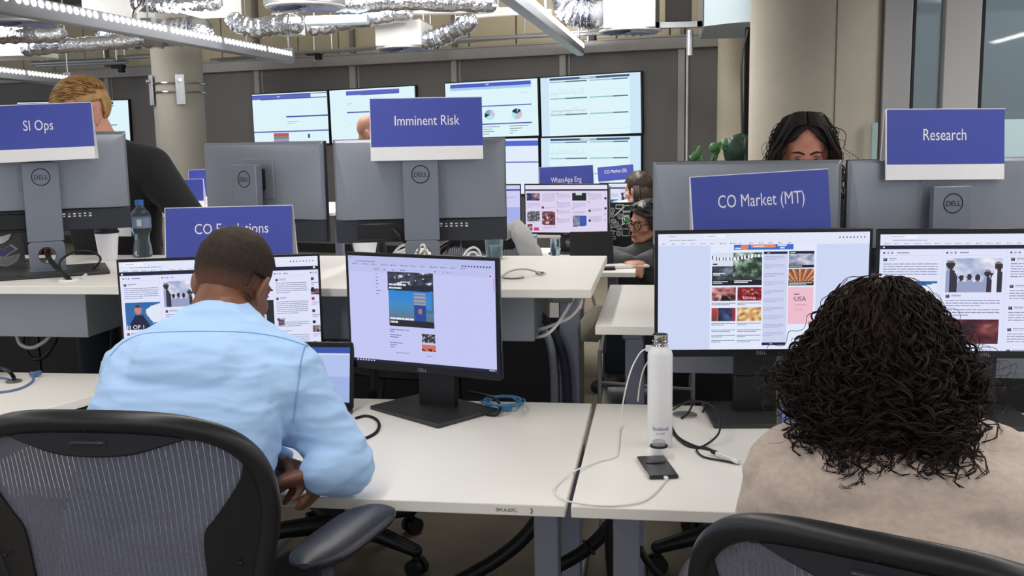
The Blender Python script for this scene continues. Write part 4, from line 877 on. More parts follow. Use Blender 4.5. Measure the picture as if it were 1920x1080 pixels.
def hair_cap(par, T, M, col, cond, grow=.006, amp=.003, f=60, name='hair', rough=.6, fade=None, n=72, m=48, sc=(1, 1, 1), jag=0):
    """close-cropped or combed hair following the skull; cond(p) keeps a point of the head frame"""
    c = V((0, -.012, .035)); r = (.073*sc[0]+grow, .094*sc[1]+grow, .086*sc[2]+grow); b = MB(); vs = []; ok = []
    for i in range(m+1):
        a = -PI/2+PI*i/m
        for k in range(n):
            d = V((math.cos(a)*math.cos(2*PI*k/n), math.cos(a)*math.sin(2*PI*k/n), math.sin(a))); p = c+V((d.x*r[0], d.y*r[1], d.z*r[2])); e = 1+amp/.08*noise.noise(p*f)+(jag/.08*noise.noise(V((p.x*30, p.y*30, p.z*90)))); q = c+(p-c)*e
            vs.append(q); ok.append(cond(q))
    fs = []
    for i in range(m):
        for k in range(n):
            f4 = (i*n+k, i*n+(k+1) % n, (i+1)*n+(k+1) % n, (i+1)*n+k)
            if all(ok[j] for j in f4): fs.append(f4)
    b.M = T @ M; b.add(vs, fs)
    used = sorted({j for f in b.f for j in f}); mp = {j: i for i, j in enumerate(used)}; b.v = [b.v[j] for j in used]; b.f = [tuple(mp[j] for j in f) for f in b.f]
    o = b.build(name, col, par, angle=180); s = o.modifiers.new('s', 'SOLIDIFY'); s.thickness = .007; s.offset = -1
    return o
def strands(b, n, root, env, rng, length, curl, freq, thick, sides=5, seg=26, hang=0, wild=.1):
    """curly locks: root() gives a direction, env(dir, t) the rough path, a widening spiral is wound around it"""
    for _ in range(n):
        d = root(rng); path = []; ph = rng.uniform(0, 6.28); fr = freq*rng.uniform(.6, 1.3); cr = curl*rng.uniform(.5, 1.35); ln = length*rng.uniform(.75, 1.08); dep = rng.uniform(.80, 1.0)**.7; side = rng.choice((-1, 1)); off = V((rng.gauss(0, wild), rng.gauss(0, wild), rng.gauss(0, wild)*.5))
        base = [env(d, t*ln, dep)+off*(t*t) for t in [i/seg for i in range(seg+1)]]
        for i, p in enumerate(base):
            t = i/seg; tg = (base[min(i+1, seg)]-base[max(i-1, 0)]).normalized(); u = tg.orthogonal().normalized() if i == 0 else (u0-tg*u0.dot(tg)).normalized(); u0 = u; w = tg.cross(u)
            a = ph+side*fr*2*PI*t; k = cr*(.25+.9*t); path.append(p+u*(k*math.cos(a))+w*(k*math.sin(a)))
        th = thick*rng.uniform(.55, 1.25); b.tube(path, [th*(1-.55*(i/seg)**2) for i in range(seg+1)], sides)

# ------------------------------------------------------------------ person in pale blue
SK_M = skin_mat('skin_brown', (124, 84, 66)); SHIRT_B = cloth_mat('shirt_pale_blue', (172, 206, 246), .03, .25, 26, (1, 1, 2.2), mottle=5, dist=.004)
JM = dict(shL=(-1.108, 1.995, .975), elL=(-1.112, 2.05, .80), wrL=(-.80, 1.99, .785), shR=(-.785, 2.0, .972), elR=(-.648, 1.965, .795), wrR=(-.682, 1.905, .80),
          hpL=(-1.06, 1.62, .50), knL=(-1.10, 2.05, .50), anL=(-1.10, 2.05, .10), hpR=(-.84, 1.62, .50), knR=(-.80, 2.05, .50), anR=(-.80, 2.08, .10))
SPM = [((-.945, 1.66, .48), .185, .135), ((-.945, 1.70, .62), .185, .125), ((-.95, 1.78, .76), .188, .125), ((-.955, 1.875, .89), .198, .122), ((-.956, 1.96, .985), .190, .105), ((-.952, 2.03, 1.045), .115, .08), ((-.945, 2.075, 1.085), .066, .062)]
def man_shirt(b):
    limb(b, [(-1.085, 1.93, .93), (-1.095, 1.98, .86), (-1.10, 2.0, .80)], [.085, .072, .058])      # left upper arm pressed to the side
    limb(b, [(-.80, 1.96, .95), (-.76, 1.98, .90)], [.085, .07])
    limb(b, [(-.99, 1.90, .99), (-.90, 1.90, .99)], [.09, .09])
def man_collar(body, T):
    b = MB(); b.M = T; n = 40; rings = []
    C0 = V((-.945, 2.072, 1.083))
    ax_ = V((.02, .55, .83)).normalized(); u = V((1, 0, 0)); w = ax_.cross(u)
    for (h, k) in ((-.012, 1.10), (.004, 1.04), (.018, 1.0), (.02, .96), (.004, .97), (-.012, 1.0)):
        rings.append([C0+ax_*(h-.006*math.cos(2*PI*q/n+PI/2))+u*(.069*k*math.cos(2*PI*q/n))+w*(.064*k*math.sin(2*PI*q/n)) for q in range(n)])
    b.loft(rings, caps=False, closed=True); b.build('collar', SHIRT_B, body)
man, TM, MM_ = person('person seen from behind in a pale blue shirt, head bowed, hands clasped', JM, SPM, ((-.960, 2.165, 1.146), -10, 30, 3), SK_M, SHIRT_B, cloth_mat('trousers_dark', (34, 36, 44)),
    hands=(dict(d=(.86, -.42, -.05), pn=(-.25, -.55, -.6), side=-1, curl=(.7, .9, .5)), dict(d=(-.85, -.12, -.2), pn=(-.2, -.35, -.9), side=-1, curl=(.6, .9, .5))), collar=man_collar, shirt_extra=man_shirt, voxel=.006, arm_r=(.080, .058, .048), shirt_voxel=.006, sleeve=.93, lips=(110, 70, 64))
for o in man.children:
    if o.name.startswith('shirt'):
        wrinkle(o, .0065, 8, 3, (.45, 1, 2.6)); wrinkle(o, .0030, 20, 5, (.35, .8, 2.2))
def seam(body, T, pts, src, r=.0011, name='shirt_seam', m=None):
    """a stitched line dropped onto the cloth"""
    o = [q for q in body.children if q.name.startswith(src)][0]; me = o.data; P = []
    from mathutils.bvhtree import BVHTree
    bv = BVHTree.FromPolygons([v.co for v in me.vertices], [p.vertices for p in me.polygons])
    for p in smooth_path([T @ V(q) for q in pts], 10):
        e = T @ EYE; h = bv.ray_cast(e, (p-e).normalized())
        if h[0] is not None: P.append(h[0]+h[1]*.0006)
    if len(P) > 2: MB().tube(P, r, 6).build(name, m or mat('seam_blue', (138, 172, 216), .8), body)
def px_line(pts, Y): return [ay(x, y, Y) for x, y in pts]
seam(man, TM, px_line([(206, 668), (232, 642), (272, 626), (340, 622), (410, 622), (470, 624), (530, 634), (578, 650)], 1.95), 'shirt')
seam(man, TM, px_line([(584, 632), (570, 652), (562, 690), (557, 730), (552, 775), (549, 792)], 1.95), 'shirt', .0016)
HAIR_M = bpy.data.materials.new('cropped_hair'); HAIR_M.use_nodes = True
def crop_material(m, dark, light, skin, z0, z1):
    nt = m.node_tree; N = nt.nodes; L = nt.links; b = N['Principled BSDF']; b.inputs['Roughness'].default_value = .75; b.inputs['Specular IOR Level'].default_value = .25
    a = N.new('ShaderNodeAttribute'); a.attribute_name = 'Col'; n = N.new('ShaderNodeTexNoise'); n.inputs['Scale'].default_value = 420; n.inputs['Detail'].default_value = 2
    tc = N.new('ShaderNodeTexCoord'); L.new(tc.outputs['Object'], n.inputs['Vector'])
    n2 = N.new('ShaderNodeTexNoise'); n2.inputs['Scale'].default_value = 90; L.new(tc.outputs['Object'], n2.inputs['Vector'])
    mx = N.new('ShaderNodeMix'); mx.data_type = 'RGBA'; mx.inputs['A'].default_value = rgb(*dark); mx.inputs['B'].default_value = rgb(*light); L.new(n2.outputs['Fac'], mx.inputs['Factor'])
    md = N.new('ShaderNodeMath'); md.operation = 'ADD'; ms = N.new('ShaderNodeMath'); ms.operation = 'MULTIPLY_ADD'; ms.inputs[1].default_value = .9; ms.inputs[2].default_value = -.45; L.new(n.outputs['Fac'], ms.inputs[0])
    L.new(a.outputs['Fac'], md.inputs[0]); L.new(ms.outputs[0], md.inputs[1]); md.use_clamp = True
    m2 = N.new('ShaderNodeMix'); m2.data_type = 'RGBA'; m2.inputs['A'].default_value = rgb(*skin); L.new(mx.outputs['Result'], m2.inputs['B']); L.new(md.outputs[0], m2.inputs['Factor'])
    L.new(m2.outputs['Result'], b.inputs['Base Color']); bp = N.new('ShaderNodeBump'); bp.inputs['Strength'].default_value = .5; bp.inputs['Distance'].default_value = .002; L.new(n.outputs['Fac'], bp.inputs['Height']); L.new(bp.outputs[0], b.inputs['Normal'])
crop_material(HAIR_M, (24, 20, 17), (56, 45, 36), (124, 84, 66), 0, 1)
hc = hair_cap(man, TM, MM_, HAIR_M, lambda p: (p.z > .055+.35*(p.y-.02) if p.y > .02 else p.z > -.052-.2*max(0, abs(p.x)-.045)) and not (abs(p.x) > .06 and -.04 < p.y < .035 and p.z < .012), grow=.0075, amp=.0015, sc=(1.04, 1.0, 1.0))
me = hc.data; a = me.color_attributes.new('Col', 'FLOAT_COLOR', 'POINT'); inv = (TM @ MM_).inverted()
for i, v in enumerate(me.vertices):
    p = inv @ v.co; k = max(0, min(1, (p.z+.055)/.075)); k = k*k*(3-2*k); a.data[i].color = (k, k, k, 1)

# ------------------------------------------------------------------ person in the oatmeal sweater
SK_W = skin_mat('skin_olive', (176, 128, 108)); SWEAT = cloth_mat('sweater_oatmeal', (194, 177, 166), .24, .3, 45, (1, 1, 1.8), mottle=70, dist=.003)
JW = dict(shL=(.225, 1.755, .875), elL=(.192, 1.815, .755), wrL=(.30, 2.02, .77), shR=(.555, 1.735, .885), elR=(.585, 1.75, .70), wrR=(.52, 2.0, .775),
          hpL=(.30, 1.42, .50), knL=(.24, 1.86, .50), anL=(.24, 1.88, .10), hpR=(.50, 1.42, .50), knR=(.53, 1.86, .50), anR=(.53, 1.88, .10))
SPW = [((.395, 1.47, .48), .175, .125), ((.395, 1.50, .60), .172, .12), ((.39, 1.56, .70), .178, .122), ((.388, 1.64, .80), .185, .122), ((.388, 1.715, .885), .18, .108), ((.386, 1.77, .945), .105, .078), ((.384, 1.80, .985), .058, .056)]
def wom_shirt(b):
    limb(b, [(.24, 1.70, .85), (.21, 1.76, .81)], [.09, .075]); limb(b, [(.53, 1.68, .86), (.57, 1.72, .80)], [.09, .075]); limb(b, [(.30, 1.66, .86), (.48, 1.65, .86)], [.1, .1]); limb(b, [ay(1800, 905, 1.60), ay(1845, 925, 1.62), ay(1890, 960, 1.68)], [.012, .022, .02], 12)
wom, TW, MW = person('person seen from behind in an oatmeal sweater with long dark curly hair', JW, SPW, ((.368, 1.845, 1.074), -8, 24, 0), SK_W, SWEAT, cloth_mat('trousers_dark', (34, 36, 44)), female=True,
    hands=(dict(d=(.4, .85, -.1), pn=(0, 0, -1), side=1, curl=(.25, .35, .3)), dict(d=(-.3, .9, -.1), pn=(0, 0, -1), side=-1, curl=(.25, .35, .3))), arm_r=(.085, .066, .05), shirt_extra=wom_shirt, voxel=.0075, shirt_voxel=.0065)
for o in wom.children:
    if o.name.startswith('shirt'): o.name = 'sweater'; wrinkle(o, .006, 6, 8, (.8, 1, 2.0))
CURL = bpy.data.materials.new('curly_hair'); CURL.use_nodes = True
def hair_material(m, a, c, scale=22, rough=.42):
    nt = m.node_tree; N = nt.nodes; L = nt.links; b = N['Principled BSDF']; b.inputs['Roughness'].default_value = rough; b.inputs['Specular IOR Level'].default_value = .4
    tc = N.new('ShaderNodeTexCoord'); n = N.new('ShaderNodeTexNoise'); n.inputs['Scale'].default_value = scale; n.inputs['Detail'].default_value = 4; L.new(tc.outputs['Object'], n.inputs['Vector'])
    mx = N.new('ShaderNodeMix'); mx.data_type = 'RGBA'; mx.inputs['A'].default_value = rgb(*a); mx.inputs['B'].default_value = rgb(*c); L.new(n.outputs['Fac'], mx.inputs['Factor']); L.new(mx.outputs['Result'], b.inputs['Base Color'])
hair_material(CURL, (9, 7, 7), (46, 32, 26), rough=.5); CURL.node_tree.nodes['Principled BSDF'].inputs['Specular IOR Level'].default_value = .2
HC = V((.374, 1.81, 1.04)); HTOP = 1.222
def hw(h): return float(np.interp(h, (0, .012, .04, .08, .13, .18, .23, .30), (.0, .050, .080, .104, .130, .154, .178, .192)))
def env_w(d, t, dep):
    """d: (height on the crown where the lock starts, bearing); the lock runs down the outside of the mass"""
    h0, azm = d; back = max(0, -math.sin(azm)); hmax = .205+.042*back**2+.018*math.sin(azm*5+1)+.03*max(0, -math.cos(azm))*back
    h = h0+(hmax-h0)*t; w = hw(h); ry = w*.86 if h < .2 else w*.86+(h-.2)*.72*back
    return V((HC.x+w*math.cos(azm)*dep, HC.y+ry*math.sin(azm)*dep, HTOP-h-(1-dep)*.09))
rng = random.Random(11)
from mathutils.bvhtree import BVHTree
_sw = [o for o in wom.children if o.name.startswith('sweater')][0].data
_bv = BVHTree.FromPolygons([v.co for v in _sw.vertices], [p.vertices for p in _sw.polygons]); _off = TW.translation
def off_back(p, g):
    """keep a hair outside the sweater"""
    if p.z > 1.0: return p
    q = p+_off; h = _bv.ray_cast(V((q.x, 1.0+_off.y, q.z)), V((0, 1, 0)))
    if h[0] is not None and h[0].y-_off.y < p.y+g: p = V((p.x, h[0].y-_off.y-g, p.z))
    return p
b = MB(); b.M = TW
for kk in range(1): b.loft([[V((HC.x+hw(h)*.94*math.cos(2*PI*q/48), HC.y+hw(h)*.82*math.sin(2*PI*q/48), HTOP-.006-h)) for q in range(48)] for h in [.004+.0125*i for i in range(19)]])
b.v = [tuple(V(v)+noise.noise_vector(V(v)*24)*.016) for v in b.v]
hv = b.build('hair', CURL, wom, angle=180)
def locks(b, n, hr, azr, rng, tmax, rad, pitch, thick, per=3, seg=64, wild=.012, dmin=.9, sides=4, out=0):
    """ringlets: a few hairs wound together, looser towards the tip"""
    for _ in range(n):
        d = (rng.uniform(*hr), azr(rng)); dep = rng.uniform(dmin, 1.0)*rng.uniform(.94, 1.05); tm = tmax*rng.uniform(.78, 1.08); off = V((rng.gauss(0, wild), rng.gauss(0, wild), 0)); side = rng.choice((-1, 1)); cr = rad*rng.uniform(.55, 1.4); pt = pitch*rng.uniform(.75, 1.4); ph0 = rng.uniform(0, 6.3); wob = rng.uniform(0, 6.3)
        base = []
        for i in range(seg+1):
            t = i/seg*tm; p = env_w(d, t, dep)+off*t; u_ = V((math.cos(d[1]), math.sin(d[1]), 0)); base.append(off_back(p+u_*(out*t*t+.006*math.sin(9*t+wob))+V((-u_.y, u_.x, 0))*(.010*math.sin(7*t+wob*2)), .005+rad*1.9))
        arc = [0]
        for i in range(seg): arc.append(arc[-1]+(base[i+1]-base[i]).length)
        for q in range(per):
            dph = rng.gauss(0, .22); dr = rng.uniform(.88, 1.12); path = []; u0 = None
            for i, p in enumerate(base):
                t = i/seg; tg = (base[min(i+1, seg)]-base[max(i-1, 0)]).normalized(); u = tg.orthogonal().normalized() if u0 is None else (u0-tg*u0.dot(tg)).normalized(); u0 = u; w = tg.cross(u)
                a = ph0+dph+side*2*PI*arc[i]/pt*(1+.25*t); k = cr*dr*(.25+.95*t)*(1+.35*max(0, i/seg-.8)/.2); path.append(p+u*(k*math.cos(a))+w*(k*math.sin(a)))
            th = thick*rng.uniform(.6, 1.25); b.tube(path, [th*(1-.6*(i/seg)**3) for i in range(seg+1)], sides)
allr = lambda r: r.uniform(-PI*1.12, PI*.12)
b = MB(); b.M = TW
locks(b, 300, (.0, .05), allr, rng, 1.0, .0105, .042, .0013, per=5, wild=.012, dmin=.86)
locks(b, 220, (.03, .12), allr, rng, 1.0, .0125, .045, .0013, per=5, wild=.014, dmin=.86)
locks(b, 60, (.06, .16), lambda r: r.uniform(-PI*.82, -PI*.28), rng, 1.08, .014, .05, .0014, per=4, wild=.022)
locks(b, 24, (.06, .16), lambda r: r.gauss(-PI*.60, .22), rng, 1.16, .014, .05, .0015, per=4, wild=.02)
b.build('curls', CURL, wom, angle=180, fixn=False)
b = MB(); b.M = TW
locks(b, 150, (.0, .14), allr, rng, .95, .010, .06, .0006, per=1, wild=.03, dmin=1.0, out=.02)
locks(b, 34, (.05, .16), lambda r: r.choice((r.uniform(-PI*1.1, -PI*.85), r.uniform(-PI*.15, PI*.1))), rng, 1.0, .012, .06, .0009, per=2, wild=.02, dmin=1.0, out=.03)
b.build('loose_strands', CURL, wom, angle=180, fixn=False)

# ------------------------------------------------------------------ fair-haired person standing at the left
SK_F = skin_mat('skin_fair', (206, 150, 128)); BLK = cloth_mat('sweater_black', (22, 22, 25), .1, .3, 12, dist=.01)
X, Y = -2.12, 3.66
JB = dict(shL=(X-.20, Y+.02, 1.37), elL=(X-.30, Y-.02, 1.12), wrL=(X-.30, Y+.0, .90), shR=(X+.19, Y+.0, 1.375), elR=(X+.36, Y+.02, 1.13), wrR=(X+.36, Y+.0, .90), hpL=(X-.09, Y+.06, .92), knL=(X-.1, Y+.02, .50), anL=(X-.1, Y+.06, .1), hpR=(X+.09, Y+.06, .92), knR=(X+.1, Y+.02, .50), anR=(X+.1, Y+.06, .1))
SPB = [((X, Y+.06, .9), .165, .12), ((X, Y+.06, 1.05), .165, .115), ((X, Y+.05, 1.2), .185, .125), ((X, Y+.03, 1.32), .19, .12), ((X, Y+.02, 1.41), .12, .085), ((X, Y+.0, 1.465), .062, .06)]
bl, TB, MB_ = person('fair-haired person in a black sweater standing behind the SI Ops sign', JB, SPB, ((X-.035, Y-.06, 1.575), 146, 14, 3), SK_F, BLK, cloth_mat('jeans_dark', (30, 34, 48)), ref=(1, 0, 0), arm_r=(.082, .062, .048), iris=(80, 100, 120), brow=(150, 110, 70), lips=(176, 110, 100),
    hands=(dict(d=(.05, -.1, -1), pn=(1, 0, 0), side=-1), dict(d=(-.05, -.1, -1), pn=(-1, 0, 0), side=1)))
BLOND = bpy.data.materials.new('sandy_hair'); BLOND.use_nodes = True; hair_material(BLOND, (128, 88, 48), (206, 164, 104), 30, .5)
hair_cap(bl, TB, MB_, BLOND, lambda p: (p.z > .085+.1*(p.y-.05) if p.y > .045 else (p.z > .036 if abs(p.x) > .045 and p.y > -.05 else p.z > -.04)), grow=.010, amp=.004, f=45)
b = MB(); b.M = TB @ MB_; rr = random.Random(5)
for k in range(900):
    th = rr.uniform(-.15, 1.25); az_ = rr.uniform(0, 2*PI); d = V((math.sin(th)*math.cos(az_), math.sin(th)*math.sin(az_), math.cos(th))); p = V((0, -.012, .035))+V((d.x*.082, d.y*.102, d.z*.094)); fl = (V((.5, .75, .12))-d*d.dot(V((.5, .75, .12)))).normalized()
    q1 = p+fl*.018+d*.012; q2 = p+fl*.042+d*.010; b.tube([p-d*.004, q1, q2], [.0030, .0026, .0008], 4)
b.build('hair_tufts', BLOND, bl, angle=180, fixn=False)
b = MB(); b.M = TB @ MB_
for s in (-1, 1):
    b.tube([(s*.079, -.01, .012), (s*.075, .05, .012), (s*.062, .093, .008)], .0022, 6); b.torus((s*.032, .105, .0), .024, .0018, Euler((PI/2, 0, 0)), 28, 6)
b.tube([(-.008, .108, .004), (.008, .108, .004)], .0018, 6); b.build('glasses', M_INK, bl)
b = MB(); b.M = TB
b.tube(smooth_path([(X+.07, Y-.06, 1.44), (X+.115, Y-.115, 1.36), (X+.13, Y-.135, 1.28), (X+.14, Y-.13, 1.20)]), [.009]*25, 8, ell=.25); b.build('lanyard', M_PAPER, bl)
b = MB(); b.M = TB; b.box((X+.14, Y-.14, 1.165), (.06, .004, .08)); b.build('badge_card', M_PAPER, bl)

# ------------------------------------------------------------------ curly-haired person behind the right-hand monitors
X, Y = .49, 3.78
JR = dict(shL=(X-.18, Y+.02, 1.165), elL=(X-.25, Y-.06, .94), wrL=(X-.14, Y-.26, .985), shR=(X+.18, Y+.02, 1.165), elR=(X+.25, Y-.06, .94), wrR=(X+.14, Y-.26, .985), hpL=(X-.09, Y+.16, .68), knL=(X+.02, Y-.12, .62), anL=(X+.02, Y-.04, .2), hpR=(X+.09, Y+.16, .68), knR=(X+.2, Y-.12, .62), anR=(X+.2, Y-.04, .2))
SPR = [((X, Y+.16, .66), .17, .12), ((X, Y+.13, .8), .15, .105), ((X, Y+.08, .98), .165, .115), ((X, Y+.04, 1.11), .165, .105), ((X, Y+.02, 1.2), .10, .075), ((X, Y+.0, 1.25), .052, .05)]
SK_R = skin_mat('skin_tan', (178, 118, 98))
cr, TR, MR = person('curly-haired person looking down behind the CO Market (MT) monitors', JR, SPR, ((X-.002, Y-.07, 1.395), 178, 14, 0), SK_R, cloth_mat('blouse_dark', (44, 40, 48)), cloth_mat('jeans_dark', (30, 34, 48)), female=True, closed=True, arm_r=(.07, .052, .042), lips=(160, 90, 86),
    hands=(dict(d=(.2, -.9, -.1), pn=(0, 0, -1), side=-1), dict(d=(-.2, -.9, -.1), pn=(0, 0, -1), side=1)))
CURL2 = bpy.data.materials.new('dark_curls'); CURL2.use_nodes = True; hair_material(CURL2, (14, 11, 11), (42, 33, 30), 26, .6); CURL2.node_tree.nodes['Principled BSDF'].inputs['Specular IOR Level'].default_value = .2
hair_cap(cr, TR, MR, CURL2, lambda p: p.z > .104-.95*abs(p.x) if p.y > .0 else p.z > -.08, grow=.012, amp=.004, f=40)
HC2 = V((X, Y-.045, 1.40))
def env_r(d, t, dep):
    phi0, azm = d; ph = phi0+t*1.9; rx, ry, rz = .108, .118, .125
    if ph < 1.6: return HC2+V((rx*math.sin(ph)*math.cos(azm), ry*math.sin(ph)*math.sin(azm), rz*math.cos(ph)))*dep
    dz = ph-1.6; return HC2+V((rx*(1+.25*dz)*math.cos(azm)*dep, ry*math.sin(azm)*dep, -.16*dz))
b = MB(); b.M = TR; rng = random.Random(4)
def root_r(r):
    a = r.uniform(PI*.5-PI+.34+.0, PI*1.5+PI*.5-.34-PI*.5); return (r.uniform(.12, .9), r.choice((r.uniform(-.45, 1.0), r.uniform(PI-1.0, PI+.45), r.uniform(0, PI))))
strands(b, 330, root_r, env_r, rng, 1.1, .010, 4.5, .0032, wild=.014, seg=22)
strands(b, 60, root_r, lambda d, t, dep: HC2+(env_r(d, t, 1)-HC2)*1.1, rng, .9, .012, 3.4, .0016, wild=.02, seg=22)
b.M = TR @ MR; rg = random.Random(3)
for s in (-1, 1):
    for k in range(130):
        y0 = rg.uniform(-.09, .062); zt = .035+.104*math.sqrt(max(.02, 1-((y0+.012)/.112)**2)); w1 = rg.uniform(.95, 1.12); e = .012*math.sin(k*1.7)
        b.tube(smooth_path([V((s*.003, y0, zt-.001)), V((s*.045*w1, y0+.004+e*.3, zt-.012)), V((s*.082*w1, y0*.9+e, .06-.02*(y0 > .03))), V((s*(.098*w1+e), y0*.8+.01, .0)), V((s*(.104*w1-e), y0*.75+e, -.06))], 6), .0024, 5)
b.build('curls', CURL2, cr, angle=180, fixn=False)

# ------------------------------------------------------------------ bald person far back
X, Y = -1.99, 6.75
JD = dict(shL=(X-.03, Y-.2, 1.33), elL=(X+.0, Y-.24, 1.06), wrL=(X+.2, Y-.16, 1.0), shR=(X+.03, Y+.2, 1.33), elR=(X+.06, Y+.24, 1.06), wrR=(X+.26, Y+.16, 1.0), hpL=(X-.02, Y-.09, .86), knL=(X+.02, Y-.1, .48), anL=(X, Y-.1, .1), hpR=(X-.02, Y+.09, .86), knR=(X+.02, Y+.1, .48), anR=(X, Y+.1, .1))
SPD = [((X-.02, Y, .84), .165, .12), ((X-.02, Y, 1.0), .165, .12), ((X, Y, 1.16), .185, .125), ((X, Y, 1.28), .19, .12), ((X+.01, Y, 1.36), .12, .085), ((X+.02, Y, 1.41), .06, .06)]
person('bald person standing sideways in front of the paired wall displays', JD, SPD, ((X+.035, Y, 1.51), -90, 8, 0), SK_F, cloth_mat('shirt_grey', (96, 98, 104)), cloth_mat('jeans_dark', (30, 34, 48)), ref=(0, 1, 0), arm_r=(.08, .06, .048), hands=(dict(d=(1, 0, 0), pn=(0, 0, -1), side=1), dict(d=(1, 0, 0), pn=(0, 0, -1), side=-1)))

# ------------------------------------------------------------------ seated person with glasses, plaid jacket
X, Y = -.07, 6.15
JG = dict(shL=(X-.13, Y-.13, .735), elL=(X-.30, Y-.12, .77), wrL=(X-.13, Y-.36, .755), shR=(X+.14, Y+.14, .74), elR=(X+.1, Y-.02, .77), wrR=(X-.05, Y-.36, .755), hpL=(X+.06, Y+.06, .42), knL=(X-.2, Y-.3, .44), anL=(X-.2, Y-.3, .1), hpR=(X+.2, Y+.2, .42), knR=(X-.02, Y-.3, .44), anR=(X-.02, Y-.3, .1))
SPG = [((X+.12, Y+.12, .40), .16, .12), ((X+.1, Y+.1, .52), .155, .115), ((X+.06, Y+.06, .64), .165, .12), ((X+.02, Y+.03, .73), .165, .11), ((X, Y, .79), .10, .075), ((X-.015, Y-.015, .825), .052, .05)]
PLAID = cloth_mat('plaid_grey', (70, 72, 70), .35, .3, 14, mottle=34)
gp, TG, MG = person('seated person with glasses and dark plaid jacket typing further back', JG, SPG, ((X-.04, Y-.05, .955), 138, 6, -6), skin_mat('skin_warm', (186, 132, 106)), PLAID, cloth_mat('jeans_dark', (30, 34, 48)), female=True, ref=(.7, .7, 0), arm_r=(.075, .06, .048), lips=(150, 80, 76),
    hands=(dict(d=(.5, -.7, -.1), pn=(0, 0, -1), side=-1), dict(d=(-.5, -.7, -.1), pn=(0, 0, -1), side=1)))
BLKH = bpy.data.materials.new('black_hair'); BLKH.use_nodes = True; hair_material(BLKH, (14, 13, 15), (40, 36, 38), 40)
hair_cap(gp, TG, MG, BLKH, lambda p: p.z > .062+.3*p.x if p.y > .02 else p.z > -.09, grow=.013, amp=.004, f=30)
b = MB(); b.M = TG @ MG; rg = random.Random(9)
for k in range(190):
    a = rg.uniform(PI*.98, PI*2.02); top = rg.uniform(.02, .1); r0 = math.sqrt(max(.1, 1-((top-.035)/.1)**2)); d = V((math.cos(a)*.088, math.sin(a)*.108, 0)); e_ = rg.uniform(.95, 1.08); q_ = rg.uniform(-.01, .01)
    b.tube(smooth_path([d*(.6*r0)+V((0, -.012, .125)), d*(r0*e_)+V((0, -.01, top)), d*(1.04*e_)+V((q_, 0, -.03)), d*(1.0*e_)+V((q_*1.5, 0, -.10-.05*rg.random()))], 5), .0035, 5)
for s in (-1, 1):
    for k in range(26): x0 = s*(.01+.06*k/26); b.tube(smooth_path([V((.012, .01, .128)), V((x0*.9, .07, .108-.2*abs(x0))), V((s*(.062+.012*k/26), .062-.002*k, .05)), V((s*.082, .025, -.01-.03*rg.random()))], 5), .0032, 5)
b.build('loose_hair', BLKH, gp, angle=180, fixn=False)
b = MB(); b.M = TG @ MG
for s in (-1, 1): b.torus((s*.033, .102, -.002), .027, .0032, Euler((PI/2, 0, 0)), 28, 6); b.tube([(s*.079, -.01, .008), (s*.062, .096, .004)], .0022, 6)
b.tube([(-.008, .106, .004), (.008, .106, .004)], .0022, 6); b.build('glasses', M_INK, gp)

# ------------------------------------------------------------------ long-haired person at the farthest desk
p = ay(1200, 350, 7.22); X, Y = p.x, 7.22
JL = dict(shL=(X-.13, Y+.12, .93), elL=(X-.2, Y+.2, .74), wrL=(X-.25, Y+.36, .76), shR=(X+.17, Y-.02, .93), elR=(X+.2, Y+.1, .74), wrR=(X+.05, Y+.34, .76), hpL=(X-.06, Y-.1, .45), knL=(X-.1, Y+.3, .46), anL=(X-.1, Y+.3, .1), hpR=(X+.12, Y-.14, .45), knR=(X+.1, Y+.3, .46), anR=(X+.1, Y+.3, .1))
SPL = [((X+.03, Y-.12, .43), .16, .12), ((X+.03, Y-.1, .58), .15, .11), ((X+.02, Y-.04, .75), .165, .115), ((X+.02, Y+.02, .88), .165, .10), ((X+.01, Y+.04, .96), .10, .075), ((X, Y+.05, 1.01), .05, .05)]
lp, TL, ML_ = person('seated person with long straight brown hair and white top, far back', JL, SPL, ((X-.015, Y+.03, 1.085), 55, 6, 0), skin_mat('skin_fair2', (206, 156, 136)), mat('top_white', (216, 214, 214), .8), cloth_mat('jeans_dark', (30, 34, 48)), female=True, ref=(.9, -.4, 0), arm_r=(.075, .056, .045), hands=(dict(d=(.2, .9, 0), pn=(0, 0, -1), side=1), dict(d=(-.2, .9, 0), pn=(0, 0, -1), side=-1)))
BRN = bpy.data.materials.new('brown_hair'); BRN.use_nodes = True; hair_material(BRN, (28, 20, 17), (66, 46, 38), 30)
hair_cap(lp, TL, ML_, BRN, lambda p: p.z > .05 if p.y > .03 else p.z > -.09, grow=.014, amp=.003, f=30)
b = MB(); b.M = TL @ ML_
for k in range(160):
    a = PI+.25+(PI-.5)*k/160; d = V((math.cos(a)*.088, math.sin(a)*.105, 0)); r_ = rng.uniform(.9, 1.05)
    b.tube([V((0, 0, .03))+d*.98*r_, V((d.x*1.04*r_, d.y*1.02*r_, -.06)), V((d.x*1.05*r_, d.y*1.0*r_, -.15)), V((d.x*.95*r_, d.y*.95*r_, -.27+rng.uniform(-.02, .02)))], .006, 5)
b.build('long_hair', BRN, lp, angle=180, fixn=False)

